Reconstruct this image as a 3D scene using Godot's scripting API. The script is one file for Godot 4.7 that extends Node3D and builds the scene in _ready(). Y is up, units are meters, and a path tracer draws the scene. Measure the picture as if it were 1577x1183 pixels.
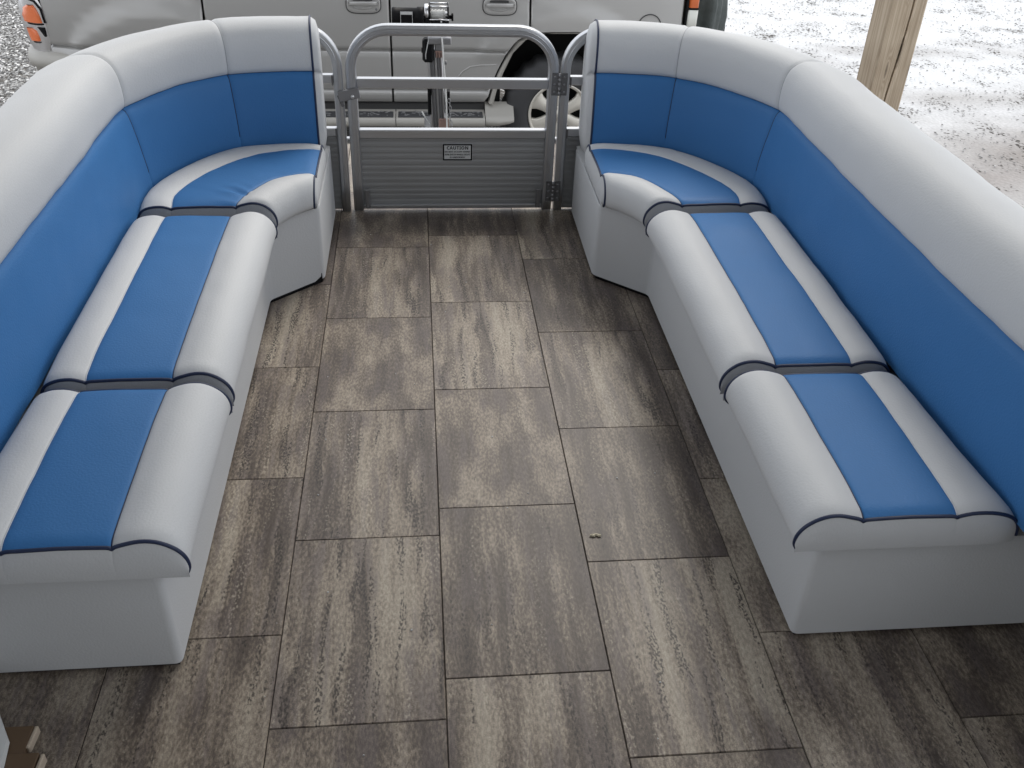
extends Node3D
# Open bow of a pontoon boat under a post shelter, truck parked across the front.
# Boat deck is y = 0, bow points to -z, the boat's centre line is x = CX.

const CX := 0.123
const DECK_EDGE := 1.21
const GROUND_Y := -1.39
const TRUCK_Z := -7.0
var names := {}
var M := {}
var rough_noise := FastNoiseLite.new()

# ------------------------------------------------------------------ helpers
func numbered(n: String) -> String:
	if not names.has(n):
		names[n] = 0
		return n
	names[n] += 1
	return "%s_%03d" % [n, names[n]]

func thing(called: String, label: String, category: String, at := Vector3.ZERO, group := "") -> Node3D:
	var o := Node3D.new()
	o.name = numbered(called)
	o.position = at
	add_child(o, true)
	tag(o, label, category, group)
	return o

func tag(o: Node, label: String, category: String, group := "") -> void:
	o.set_meta("label", label)
	o.set_meta("category", category)
	if group != "":
		o.set_meta("group", group)

func mb(smooth := true) -> SurfaceTool:
	var st := SurfaceTool.new()
	st.begin(Mesh.PRIMITIVE_TRIANGLES)
	st.set_smooth_group(0 if smooth else -1)
	return st

func obj(called: String, st: SurfaceTool, mat: Material, parent: Node) -> MeshInstance3D:
	st.generate_normals()
	var o := MeshInstance3D.new()
	o.name = called
	o.mesh = st.commit()
	o.material_override = mat
	parent.add_child(o, true)
	return o

func struct(called: String, st: SurfaceTool, mat: Material) -> MeshInstance3D:
	var o := obj(called, st, mat, self)
	o.set_meta("kind", "structure")
	return o

func grid(st: SurfaceTool, P: Array, flip := false) -> void:
	for i in P.size() - 1:
		var A: Array = P[i]
		var B: Array = P[i + 1]
		for j in A.size() - 1:
			var a: Vector3 = A[j]
			var b: Vector3 = A[j + 1]
			var c: Vector3 = B[j + 1]
			var d: Vector3 = B[j]
			if flip:
				tri(st, a, c, b)
				tri(st, a, d, c)
			else:
				tri(st, a, b, c)
				tri(st, a, c, d)

func tri(st: SurfaceTool, a: Vector3, b: Vector3, c: Vector3) -> void:
	if (b - a).cross(c - a).length_squared() < 1e-16:
		return
	st.add_vertex(a)
	st.add_vertex(b)
	st.add_vertex(c)

func otri(st: SurfaceTool, a: Vector3, b: Vector3, c: Vector3, ctr: Vector3) -> void:
	if (b - a).cross(c - a).dot((a + b + c) / 3.0 - ctr) > 0.0:
		tri(st, a, c, b)
	else:
		tri(st, a, b, c)

func box(st: SurfaceTool, ctr: Vector3, size: Vector3, bev := 0.003, bas := Basis.IDENTITY) -> void:
	# chamfered box
	var h := size * 0.5
	var bv: float = min(bev, min(h.x, min(h.y, h.z)) * 0.9)
	var V := {}
	for sx in [-1, 1]:
		for sy in [-1, 1]:
			for sz in [-1, 1]:
				for ax in 3:
					var p := Vector3(sx * h.x, sy * h.y, sz * h.z)
					for k in 3:
						if k != ax:
							p[k] -= sign(p[k]) * bv
					V[[sx, sy, sz, ax]] = ctr + bas * p
	st.set_smooth_group(-1)
	for ax in 3:
		var u := (ax + 1) % 3
		var v := (ax + 2) % 3
		for s in [-1, 1]:
			var q := []
			for k in [[-1, -1], [1, -1], [1, 1], [-1, 1]]:
				var key := [0, 0, 0, ax]
				key[ax] = s
				key[u] = k[0]
				key[v] = k[1]
				q.append(V[key])
			otri(st, q[0], q[1], q[2], ctr)
			otri(st, q[0], q[2], q[3], ctr)
		# edges along ax
		for su in [-1, 1]:
			for sv in [-1, 1]:
				var q := []
				for k in [[-1, u], [-1, v], [1, v], [1, u]]:
					var key := [0, 0, 0, k[1]]
					key[ax] = k[0]
					key[u] = su
					key[v] = sv
					q.append(V[key])
				otri(st, q[0], q[1], q[2], ctr)
				otri(st, q[0], q[2], q[3], ctr)
	for sx in [-1, 1]:
		for sy in [-1, 1]:
			for sz in [-1, 1]:
				otri(st, V[[sx, sy, sz, 0]], V[[sx, sy, sz, 1]], V[[sx, sy, sz, 2]], ctr)

func tube(st: SurfaceTool, pts: Array, r: float, n := 8, closed := false) -> void:
	var rows := []
	var m := pts.size()
	var up := Vector3.ZERO
	for i in m:
		var a: Vector3 = pts[(i - 1 + m) % m] if closed else pts[max(i - 1, 0)]
		var b: Vector3 = pts[(i + 1) % m] if closed else pts[min(i + 1, m - 1)]
		var t := (b - a).normalized()
		if up == Vector3.ZERO:
			up = t.cross(Vector3.UP if abs(t.y) < 0.9 else Vector3.RIGHT).normalized()
		up = (up - t * up.dot(t)).normalized()
		var w := t.cross(up)
		var row := []
		for k in n + 1:
			var an := TAU * (k % n) / n
			row.append(Vector3(pts[i]) + (up * cos(an) + w * sin(an)) * r)
		rows.append(row)
	if closed:
		rows.append(rows[0])
	grid(st, rows)
	if not closed:
		for e in [0, m - 1]:
			for k in n:
				var q: Array = rows[e]
				if e == 0:
					tri(st, pts[e], q[k + 1], q[k])
				else:
					tri(st, pts[e], q[k], q[k + 1])

func sweep(st: SurfaceTool, pts: Array, prof: Array, side: Vector3, closed := false) -> void:
	# prof: closed loop of Vector2 (along path normal, along side)
	var rows := []
	var m := pts.size()
	for i in m:
		var a: Vector3 = pts[(i - 1 + m) % m] if closed else pts[max(i - 1, 0)]
		var b: Vector3 = pts[(i + 1) % m] if closed else pts[min(i + 1, m - 1)]
		var t := (b - a).normalized()
		var nn := t.cross(side).normalized()
		var row := []
		for k in prof.size() + 1:
			var q: Vector2 = prof[k % prof.size()]
			row.append(Vector3(pts[i]) + nn * q.x + side * q.y)
		rows.append(row)
	if closed:
		rows.append(rows[0])
	grid(st, rows)
	if not closed:
		for e in [0, m - 1]:
			var q: Array = rows[e]
			for k in range(1, prof.size() - 1):
				if e == 0:
					tri(st, q[0], q[k + 1], q[k])
				else:
					tri(st, q[0], q[k], q[k + 1])

func lathe(st: SurfaceTool, origin: Vector3, axis: Vector3, prof: Array, n := 32) -> void:
	# prof: Vector2 (radius, along axis)
	var u := axis.cross(Vector3.UP if abs(axis.y) < 0.9 else Vector3.RIGHT).normalized()
	var w := axis.cross(u)
	var rows := []
	for p in prof:
		var row := []
		for k in n + 1:
			var an := TAU * (k % n) / n
			row.append(origin + axis * p.y + (u * cos(an) + w * sin(an)) * p.x)
		rows.append(row)
	grid(st, rows)

func rrect(w: float, h: float, r: float, n := 3) -> Array:
	var out := []
	for c in [[1, 1, 0.0], [-1, 1, 0.25], [-1, -1, 0.5], [1, -1, 0.75]]:
		for k in n + 1:
			var an: float = TAU * (c[2] + 0.25 * k / n)
			out.append(Vector2(c[0] * (w / 2 - r) + cos(an) * r, c[1] * (h / 2 - r) + sin(an) * r))
	return out

func catmull(pts: Array, n: int) -> Array:
	# n samples uniform over arc length of a Catmull-Rom through pts (Vector2)
	var c := []
	for i in pts.size() - 1:
		var p0: Vector2 = pts[max(i - 1, 0)]
		var p1: Vector2 = pts[i]
		var p2: Vector2 = pts[i + 1]
		var p3: Vector2 = pts[min(i + 2, pts.size() - 1)]
		for k in 16:
			c.append(p1.cubic_interpolate(p2, p0, p3, k / 16.0))
	c.append(pts[pts.size() - 1])
	var L := [0.0]
	for i in range(1, c.size()):
		L.append(L[i - 1] + c[i].distance_to(c[i - 1]))
	var out := []
	var j := 0
	for k in n:
		var t: float = L[L.size() - 1] * k / (n - 1)
		while j < c.size() - 2 and L[j + 1] < t:
			j += 1
		out.append(c[j].lerp(c[j + 1], clamp((t - L[j]) / max(L[j + 1] - L[j], 1e-9), 0, 1)))
	return out

func lerp_poly(pts: Array, s: float) -> Vector2:
	var f := s * (pts.size() - 1)
	var i := int(clamp(floor(f), 0, pts.size() - 2))
	return pts[i].lerp(pts[i + 1], f - i)

func prism(st: SurfaceTool, poly: PackedVector2Array, y0: float, y1: float) -> void:
	# polygon in (x, z) raised from y0 to y1
	var t := Geometry2D.triangulate_polygon(poly)
	var top := Vector3(0, 1, 0)
	st.set_smooth_group(-1)
	for i in range(0, t.size(), 3):
		var a := poly[t[i]]
		var b := poly[t[i + 1]]
		var c := poly[t[i + 2]]
		for s in [0, 1]:
			var y := y1 if s == 1 else y0
			var A := Vector3(a.x, y, a.y)
			var B := Vector3(b.x, y, b.y)
			var C := Vector3(c.x, y, c.y)
			otri(st, A, B, C, (A + B + C) / 3.0 - top * (1 if s == 1 else -1))
	var cw := Geometry2D.is_polygon_clockwise(poly)
	for i in poly.size():
		var a := poly[i]
		var b := poly[(i + 1) % poly.size()]
		var q := [Vector3(a.x, y0, a.y), Vector3(b.x, y0, b.y), Vector3(b.x, y1, b.y), Vector3(a.x, y1, a.y)]
		if cw:
			tri(st, q[0], q[1], q[2])
			tri(st, q[0], q[2], q[3])
		else:
			tri(st, q[0], q[2], q[1])
			tri(st, q[0], q[3], q[2])

func round_poly(pts: Array, r: float, n := 4) -> PackedVector2Array:
	var out := PackedVector2Array()
	var m := pts.size()
	for i in m:
		var p: Vector2 = pts[i]
		var a: Vector2 = pts[(i - 1 + m) % m]
		var b: Vector2 = pts[(i + 1) % m]
		var da: Vector2 = (a - p).normalized() * min(r, p.distance_to(a) * 0.45)
		var db: Vector2 = (b - p).normalized() * min(r, p.distance_to(b) * 0.45)
		for k in n + 1:
			var t := float(k) / n
			out.append((p + da) * (1 - t) * (1 - t) + p * 2 * t * (1 - t) + (p + db) * t * t)
	return out

# ------------------------------------------------------------------ materials
func lin(r: float, g: float, b: float) -> Color:
	return Color(r, g, b).linear_to_srgb()

func mat(c: Color, rough := 0.6, metal := 0.0) -> StandardMaterial3D:
	var m := StandardMaterial3D.new()
	m.albedo_color = c
	m.roughness = rough
	m.metallic = metal
	return m

func noise_tex(freq: float, oct: int, sd: int, size := 512, as_normal := false, bump := 2.0, type := FastNoiseLite.TYPE_SIMPLEX_SMOOTH) -> NoiseTexture2D:
	var n := FastNoiseLite.new()
	n.noise_type = type
	n.frequency = freq
	n.fractal_octaves = oct
	n.seed = sd
	var t := NoiseTexture2D.new()
	t.width = size
	t.height = size
	t.seamless = true
	t.noise = n
	t.as_normal_map = as_normal
	t.bump_strength = bump
	return t

func tri_normal(m: StandardMaterial3D, tex: Texture2D, scale: float, strength: float) -> void:
	m.normal_enabled = true
	m.normal_texture = tex
	m.normal_scale = strength
	m.uv1_triplanar = true
	m.uv1_world_triplanar = true
	m.uv1_scale = Vector3.ONE * scale

func noise_bytes(w: int, h: int, gw: int, gh: int, freq: float, oct: int, sd: int, ox := 0.0) -> PackedByteArray:
	# noise generated on a gw x gh lattice and stretched to w x h
	var n := FastNoiseLite.new()
	n.noise_type = FastNoiseLite.TYPE_SIMPLEX_SMOOTH
	n.frequency = freq
	n.fractal_octaves = oct
	n.seed = sd
	n.offset = Vector3(ox, ox * 0.7, 0)
	var im := n.get_image(gw, gh, false, false, false)
	im.convert(Image.FORMAT_L8)
	if gw != w or gh != h:
		im.resize(w, h, Image.INTERPOLATE_CUBIC)
	# get_image without normalising maps -1..1 to 0..255
	return im.get_data()

func tile_material(v: int) -> StandardMaterial3D:
	var w := 352
	var h := 528
	var sd := 1000 + v * 37
	var kind: int = [0, 1, 0, 2, 0, 1, 0, 2, 0, 1][v]
	var band := noise_bytes(w, h, w, 30, 0.0085, 4, sd)            # broad bands along the tile
	var streak := noise_bytes(w, h, w, 44, 0.034, 4, sd + 1)       # narrow streaks
	var vein := noise_bytes(w, h, w, 40, 0.024, 3, sd + 6)         # lines along which pits string
	var cloud := noise_bytes(w, h, w, 230, 0.0075, 6, sd + 2)      # clouds
	var grit := noise_bytes(w, h, w, 230, 0.12, 4, sd + 3)         # short broken strokes
	var fine := noise_bytes(w, h, w, h, 0.33, 3, sd + 4)
	var pits := noise_bytes(w, h, w, 260, 0.15, 3, sd + 5)
	var tone: float = [0.14, -0.16, 0.22, -0.30, -0.02, -0.22, 0.28, -0.06, 0.06, 0.10][v]
	var ws: float = [1.0, 0.30, 0.75][kind]
	var wb: float = [0.45, 1.15, 0.75][kind]
	var light := Color(0.625, 0.588, 0.532)
	var mid := Color(0.480, 0.438, 0.392)
	var dark := Color(0.270, 0.237, 0.218)
	var mauve := Color(0.375, 0.340, 0.335)
	var out := PackedByteArray()
	out.resize(w * h * 3)
	var o := 0
	for y in h:
		var base := y * w
		for x in w:
			var i := base + x
			var c := cloud[i] / 127.5 - 1.0
			var g := grit[i] / 127.5 - 1.0
			var f := fine[i] / 127.5 - 1.0
			var s := band[base + clampi(x + int(20.0 * c + 6.0 * g), 0, w - 1)] / 127.5 - 1.0
			var t := streak[base + clampi(x + int(10.0 * c + 2.0 * g), 0, w - 1)] / 127.5 - 1.0
			var n := vein[base + clampi(x + int(12.0 * c + 3.0 * f), 0, w - 1)] / 127.5 - 1.0
			var p := pits[i] / 127.5 - 1.0
			var q0 := tone + ws * (1.0 * s + 0.62 * t) + wb * 0.72 * c + 0.40 * g + 0.20 * f
			var k := 0.5 + 0.5 * tanh(q0 * 1.75)
			var col := dark.lerp(mid, k * 2.0) if k < 0.5 else mid.lerp(light, k * 2.0 - 1.0)
			col = col.lerp(mauve, clampf((t - c - 0.3 * s) * 0.8, 0.0, 0.55))
			col *= 1.0 + 0.20 * f + 0.13 * g
			var q := p + 0.5 * f
			var dm := smoothstep(0.08, 0.45, n) * (0.35 + 0.75 * ws)
			var lm := smoothstep(0.10, 0.45, -n) * (0.25 + 0.75 * ws)
			if q > 0.80 - 0.78 * dm:
				col = col.lerp(Color(0.155, 0.135, 0.125), clampf((q - 0.80 + 0.78 * dm) * 2.8, 0.0, 0.78))
			elif q < -1.0 + 0.85 * lm:
				col = col.lerp(Color(0.74, 0.71, 0.645), clampf((-1.0 + 0.85 * lm - q) * 2.0, 0.0, 0.6))
			out[o] = int(clampf(col.r * 255.0, 0.0, 255.0))
			out[o + 1] = int(clampf(col.g * 255.0, 0.0, 255.0))
			out[o + 2] = int(clampf(col.b * 255.0, 0.0, 255.0))
			o += 3
	var im := Image.create_from_data(w, h, false, Image.FORMAT_RGB8, out)
	var m := mat(Color.WHITE, 0.43)
	m.albedo_texture = ImageTexture.create_from_image(im)
	m.metallic_specular = 0.45
	var bim := Image.create_from_data(w, h, false, Image.FORMAT_L8, fine)
	bim.convert(Image.FORMAT_RGBA8)
	bim.bump_map_to_normal_map(1.2)
	m.normal_enabled = true
	m.normal_texture = ImageTexture.create_from_image(bim)
	m.normal_scale = 0.25
	return m

func wood_texture(w: int, h: int, sd: int, light: Color, dark: Color, knots: Array) -> ImageTexture:
	var rings := noise_bytes(w, h, w, 24, 0.02, 3, sd)
	var fine := noise_bytes(w, h, w, 40, 0.25, 3, sd + 1)
	var cloud := noise_bytes(w, h, w, h, 0.012, 3, sd + 2)
	var im := Image.create_empty(w, h, false, Image.FORMAT_RGB8)
	for y in h:
		for x in w:
			var i := y * w + x
			var warp := 0.0
			var kd := 1.0
			for kn in knots:
				var dx: float = (x - kn[0]) / kn[2]
				var dy: float = (y - kn[1]) / (kn[2] * 2.2)
				var d := sqrt(dx * dx + dy * dy)
				warp += 1.6 * exp(-d * d * 0.5)
				kd = min(kd, d)
			var r := rings[i] / 255.0 * 7.0 + warp * 2.0
			var ring := 0.5 + 0.5 * sin(r * TAU)
			var k := 0.35 * ring + 0.35 * (fine[i] / 255.0) + 0.45 * (cloud[i] / 255.0) - 0.1
			var col := light.lerp(dark, clamp(k, 0, 1))
			if kd < 1.0:
				col = col.lerp(dark * 0.62, (1.0 - kd) * 0.9 + 0.15 * sin(kd * 18.0))
			im.set_pixel(x, y, col)
	return ImageTexture.create_from_image(im)

func ground_texture(size: int, sd: int, snow: float) -> Array:
	# returns [albedo, normal]: crushed stone with snow lying in between
	var cell := FastNoiseLite.new()
	cell.noise_type = FastNoiseLite.TYPE_CELLULAR
	cell.cellular_return_type = FastNoiseLite.RETURN_CELL_VALUE
	cell.frequency = 0.11
	cell.seed = sd
	var ci := cell.get_image(size, size, false, false, false)
	ci.convert(Image.FORMAT_L8)
	cell.cellular_return_type = FastNoiseLite.RETURN_DISTANCE2_SUB
	var di := cell.get_image(size, size, false, false, false)
	di.convert(Image.FORMAT_L8)
	var a := noise_bytes(size, size, size, size, 0.008, 4, sd + 1)
	var b := noise_bytes(size, size, size, size, 0.12, 3, sd + 2)
	var cd := ci.get_data()
	var dd := di.get_data()
	var out := PackedByteArray()
	out.resize(size * size * 3)
	var hgt := PackedByteArray()
	hgt.resize(size * size)
	for i in size * size:
		var av := a[i] / 127.5 - 1.0
		var bv := b[i] / 127.5 - 1.0
		var cv := cd[i] / 255.0
		var edge := dd[i] / 255.0
		var st := 0.24 + 0.36 * cv * cv + 0.09 * bv
		var sn := cv * 0.9 + 0.75 * av + 0.65 * bv - 0.25 * edge
		var m: float = clamp((sn - (1.0 - snow * 2.0)) * 5.0, 0.0, 1.0)
		var lum: float = lerp(st, 0.77 + 0.06 * bv + 0.05 * av, m)
		var warm: float = lerp(0.03, -0.005, m)
		out[i * 3] = int(clamp((lum + warm * 0.5) * 255, 0, 255))
		out[i * 3 + 1] = int(clamp(lum * 255, 0, 255))
		out[i * 3 + 2] = int(clamp((lum - warm * 0.6) * 255, 0, 255))
		hgt[i] = int(clamp((edge * 0.6 * (1.0 - m) + 0.35 * m + 0.1 * bv) * 255, 0, 255))
	var im := Image.create_from_data(size, size, false, Image.FORMAT_RGB8, out)
	im.generate_mipmaps()
	var nm := Image.create_from_data(size, size, false, Image.FORMAT_L8, hgt)
	nm.convert(Image.FORMAT_RGBA8)
	nm.bump_map_to_normal_map(4.0)
	return [ImageTexture.create_from_image(im), ImageTexture.create_from_image(nm)]

func make_materials() -> void:
	rough_noise.noise_type = FastNoiseLite.TYPE_SIMPLEX_SMOOTH
	rough_noise.frequency = 3.0
	rough_noise.fractal_octaves = 2
	rough_noise.seed = 5
	var grain := noise_tex(0.06, 3, 11, 512, true, 3.0)
	M.gray = mat(lin(0.54, 0.55, 0.56), 0.58)
	M.blue = mat(lin(0.046, 0.160, 0.375), 0.5)
	M.blue.metallic_specular = 0.28
	M.gray.metallic_specular = 0.4
	M.navy = mat(lin(0.010, 0.020, 0.060), 0.5)
	M.boxing = mat(lin(0.30, 0.31, 0.33), 0.5)  # darker gray: cushion-gap shade put into the colour; bolster seams share it
	for k in ["gray", "blue", "boxing"]:
		tri_normal(M[k], grain, 5.0, 0.30)
	M.thread = mat(lin(0.62, 0.64, 0.68), 0.6)
	M.alu = mat(lin(0.50, 0.51, 0.53), 0.36, 0.9)
	tri_normal(M.alu, noise_tex(0.02, 2, 12, 256, true, 1.0), 9.0, 0.15)
	M.panel = mat(lin(0.36, 0.37, 0.38), 0.5, 0.7)
	M.steel = mat(lin(0.30, 0.30, 0.31), 0.45, 0.85)
	M.darksteel = mat(lin(0.17, 0.17, 0.175), 0.5, 0.6)
	M.black = mat(lin(0.007, 0.007, 0.008), 0.55)
	M.black.metallic_specular = 0.25
	M.rubber = mat(lin(0.040, 0.040, 0.042), 0.75)
	tri_normal(M.rubber, noise_tex(0.05, 4, 13, 256, true, 4.0), 6.0, 0.6)
	M.label = mat(lin(0.55, 0.56, 0.56), 0.5)
	M.white = mat(lin(0.72, 0.73, 0.72), 0.5)
	M.paint = mat(lin(0.345, 0.338, 0.326), 0.34, 0.2)
	M.paint.clearcoat_enabled = true
	M.paint.clearcoat = 0.5
	M.paint.clearcoat_roughness = 0.12
	M.paint_low = mat(lin(0.34, 0.325, 0.295), 0.5)
	M.plastic = mat(lin(0.035, 0.035, 0.035), 0.6)
	M.chrome = mat(lin(0.72, 0.72, 0.73), 0.28, 1.0)
	M.amber = mat(lin(0.75, 0.16, 0.035), 0.2)
	M.amber.clearcoat_enabled = true
	M.amber.clearcoat = 1.0
	M.clear = mat(lin(0.6, 0.6, 0.55), 0.15)
	M.glass = mat(lin(0.02, 0.022, 0.024), 0.08)
	M.rim = mat(lin(0.56, 0.53, 0.47), 0.4, 0.35)
	M.rope = mat(lin(0.7, 0.7, 0.68), 0.7)
	M.rust = mat(lin(0.33, 0.22, 0.19), 0.8, 0.2)
	M.tarp = mat(lin(0.045, 0.055, 0.052), 0.6)
	tri_normal(M.tarp, noise_tex(0.015, 4, 14, 256, true, 6.0), 2.0, 0.8)
	M.wood = mat(Color.WHITE, 0.85)
	M.wood.albedo_texture = wood_texture(192, 1024, 21, Color(0.80, 0.74, 0.655), Color(0.58, 0.505, 0.42), [[112.0, 292.0, 13.0], [62.0, 318.0, 7.0], [84.0, 205.0, 5.0], [60.0, 660.0, 9.0], [130.0, 860.0, 12.0]])
	M.beam = mat(lin(0.24, 0.225, 0.205), 0.85)
	M.siding = mat(lin(0.50, 0.50, 0.49), 0.6)  # pale so the unseen back wall brightens the seat ends
	M.roof = mat(lin(0.42, 0.42, 0.41), 0.6)
	M.ply = mat(lin(0.12, 0.075, 0.042), 0.75)
	M.ply_edge = mat(lin(0.48, 0.40, 0.31), 0.9)
	tri_normal(M.ply_edge, noise_tex(0.06, 3, 15, 256, true, 6.0), 30.0, 1.0)
	M.crumb = mat(lin(0.55, 0.50, 0.38), 0.9)
	M.gap = mat(lin(0.01, 0.01, 0.01), 0.9)

# ------------------------------------------------------------------ lounges
func q(side: float, u: float, y: float, z: float) -> Vector3:
	return Vector3(CX + side * u, y, z)

func wob(p: Vector3, a: float) -> float:
	return rough_noise.get_noise_3dv(p) * a

const CUSHION_PROFILE := [
	[0, 0.30, 0.2555], [0, 0.12, 0.2565], [0, 0.02, 0.270], [0, 0.0, 0.290], [0, 0.05, 0.314], [0, 0.18, 0.335], [0, 0.38, 0.347], [0, 0.60, 0.3495], [0, 0.82, 0.344], [0, 0.95, 0.3385], [0, 1.0, 0.3335],
	[1, 0.03, 0.3370], [1, 0.15, 0.3385], [1, 0.5, 0.3395], [1, 0.85, 0.3385], [1, 0.97, 0.3365], [1, 1.0, 0.333],
	[2, 0.06, 0.337], [2, 0.3, 0.342], [2, 0.6, 0.339], [2, 0.82, 0.328], [2, 0.95, 0.306], [2, 1.0, 0.275]]

func make_cushion(bench: Node3D, side: float, called: String, curves: Array, pucker := false) -> void:
	# curves: four plan lines (front edge, front seam, rear seam, back edge), each a list of (u, z) from near end to far end
	var C := []
	for c in curves:
		C.append(catmull(c, 80))
	var length := 0.0
	for i in 79:
		length += C[1][i].distance_to(C[1][i + 1])
	var ss := []
	for d in [0.0, 0.002, 0.006, 0.012, 0.02, 0.032, 0.05]:
		ss.append(d / length)
	var n := int(length / (0.008 if pucker else 0.03))
	for k in range(1, n):
		ss.append(0.05 / length + (1.0 - 0.1 / length) * k / n)
	for d in [0.05, 0.032, 0.02, 0.012, 0.006, 0.002, 0.0]:
		ss.append(1.0 - d / length)
	# refine the profile
	var prof := []
	for i in CUSHION_PROFILE.size():
		prof.append(Vector2(CUSHION_PROFILE[i][0] + CUSHION_PROFILE[i][1], CUSHION_PROFILE[i][2]))
	var fine := []
	var marks := []
	for i in prof.size():
		if i == 10 or i == 16:
			marks.append(fine.size())
		fine.append(prof[i])
		if i < prof.size() - 1:
			var p0: Vector2 = prof[i - 1] if i > 0 and i != 10 and i != 16 else prof[i]
			var p3: Vector2 = prof[i + 2] if i + 2 < prof.size() and i + 1 != 10 and i + 1 != 16 else prof[i + 1]
			for k in [1, 2]:
				fine.append(prof[i].cubic_interpolate(prof[i + 1], p0, p3, k / 3.0))
	var rows := []
	for s in ss:
		var d: float = min(s, 1.0 - s) * length
		var e: float = 0.008 * pow(1.0 - min(d / 0.022, 1.0), 2.0) + 0.007 * pow(1.0 - min(d / 0.16, 1.0), 2.0)
		var four := []
		for c in C:
			four.append(lerp_poly(c, s))
		var row := []
		for f in fine:
			var seg := int(clamp(floor(f.x), 0, 2))
			var w: float = f.x - seg
			var p: Vector2 = four[seg].lerp(four[seg + 1], w)
			var y: float = f.y
			var hf: float = clamp((y - 0.25) / 0.085, 0.0, 1.0)
			y -= e * hf
			var P := q(side, p.x, y, p.y)
			P.y += (wob(P, 0.0035) + wob(P * 4.0, 0.0012)) * hf
			if pucker:
				# the cover gathers where the corner seam turns
				var la: float = s * length
				var lb: float = f.x - 1.0
				var am := exp(-pow((la - 0.055) / 0.035, 2.0)) * (exp(-pow((lb - 0.16) / 0.20, 2.0)) if lb > 0.0 else exp(-pow(lb / 0.12, 2.0)) * 0.5)
				P.y += 0.0042 * am * sin((la * 0.8 - lb * 0.035) * TAU / 0.028)
			P.x += wob(P * 1.3 + Vector3(7, 3, 1), 0.003) * (1.0 - hf) * side
			row.append(P)
		rows.append(row)
	var flip := side < 0
	var a: int = marks[0]
	var b: int = marks[1]
	var g := mb()
	grid(g, rows.map(func(r): return r.slice(0, a + 1)), not flip)
	g.set_smooth_group(1)
	grid(g, rows.map(func(r): return r.slice(b)), not flip)
	var cush := obj(called, g, M.gray, bench)
	var bl := mb()
	grid(bl, rows.map(func(r): return r.slice(a, b + 1)), not flip)
	obj("blue_panel", bl, M.blue, cush)
	# boxing at both ends and the welt round it
	for e in [0, rows.size() - 1]:
		var r: Array = rows[e]
		var low := []
		var mid := []
		var nxt: Array = rows[1 if e == 0 else rows.size() - 2]
		for i in r.size():
			var ow: Vector3 = r[r.size() / 2] - nxt[r.size() / 2]
			ow.y = 0.0
			ow = ow.normalized()
			var f: float = smoothstep(0.0, 9.0, float(min(i, r.size() - 1 - i)))
			mid.append(Vector3(r[i].x, min(lerp(r[i].y, 0.256, 0.4), 0.302), r[i].z) + ow * 0.010 * f)
			low.append(Vector3(r[i].x, 0.2565, r[i].z) + ow * 0.007 * f)
		var bx := mb()
		grid(bx, [r, mid, low], flip == (e == 0))
		obj("end_boxing", bx, M.gray if e == 0 and rows[0][0].z > -1.3 or (e > 0 and absf(rows[-1][0].x - rows[-1][-1].x) < 0.1) else M.boxing, cush)  # ends facing a gap get the darker gray, painting in its shade
		var pp := mb()
		var pts := []
		for i in range(3, r.size()):
			pts.append(r[i] + Vector3(0, -0.001, 0))
		tube(pp, pts, 0.0035, 6)
		obj("piping", pp, M.navy, cush)
	# stitching threads along the seams
	for k in [a, b]:
		var tp := mb()
		var pts := []
		for i in range(1, rows.size() - 1):
			pts.append(rows[i][k] + Vector3(0, 0.0006, 0))
		tube(tp, pts, 0.0014, 5)
		obj("seam_cord", tp, M.navy if k == a else M.thread, cush)

const BLUE_PROFILE := [Vector2(0.0, 0.30), Vector2(0.002, 0.335), Vector2(0.008, 0.40), Vector2(0.018, 0.46), Vector2(0.029, 0.513), Vector2(0.037, 0.532), Vector2(0.045, 0.5385)]
const GRAY_PROFILE := [Vector2(0.045, 0.5385), Vector2(0.036, 0.544), Vector2(0.032, 0.565), Vector2(0.034, 0.61), Vector2(0.042, 0.64), Vector2(0.058, 0.664), Vector2(0.088, 0.679), Vector2(0.13, 0.680), Vector2(0.17, 0.671), Vector2(0.208, 0.654), Vector2(0.238, 0.622), Vector2(0.252, 0.57), Vector2(0.25, 0.5)]
const SHELL_PROFILE := [Vector2(0.25, 0.5), Vector2(0.243, 0.40), Vector2(0.236, 0.30), Vector2(0.222, 0.248), Vector2(0.19, 0.232), Vector2(0.14, 0.238), Vector2(0.08, 0.256), Vector2(0.02, 0.28), Vector2(0.0, 0.30)]

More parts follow.
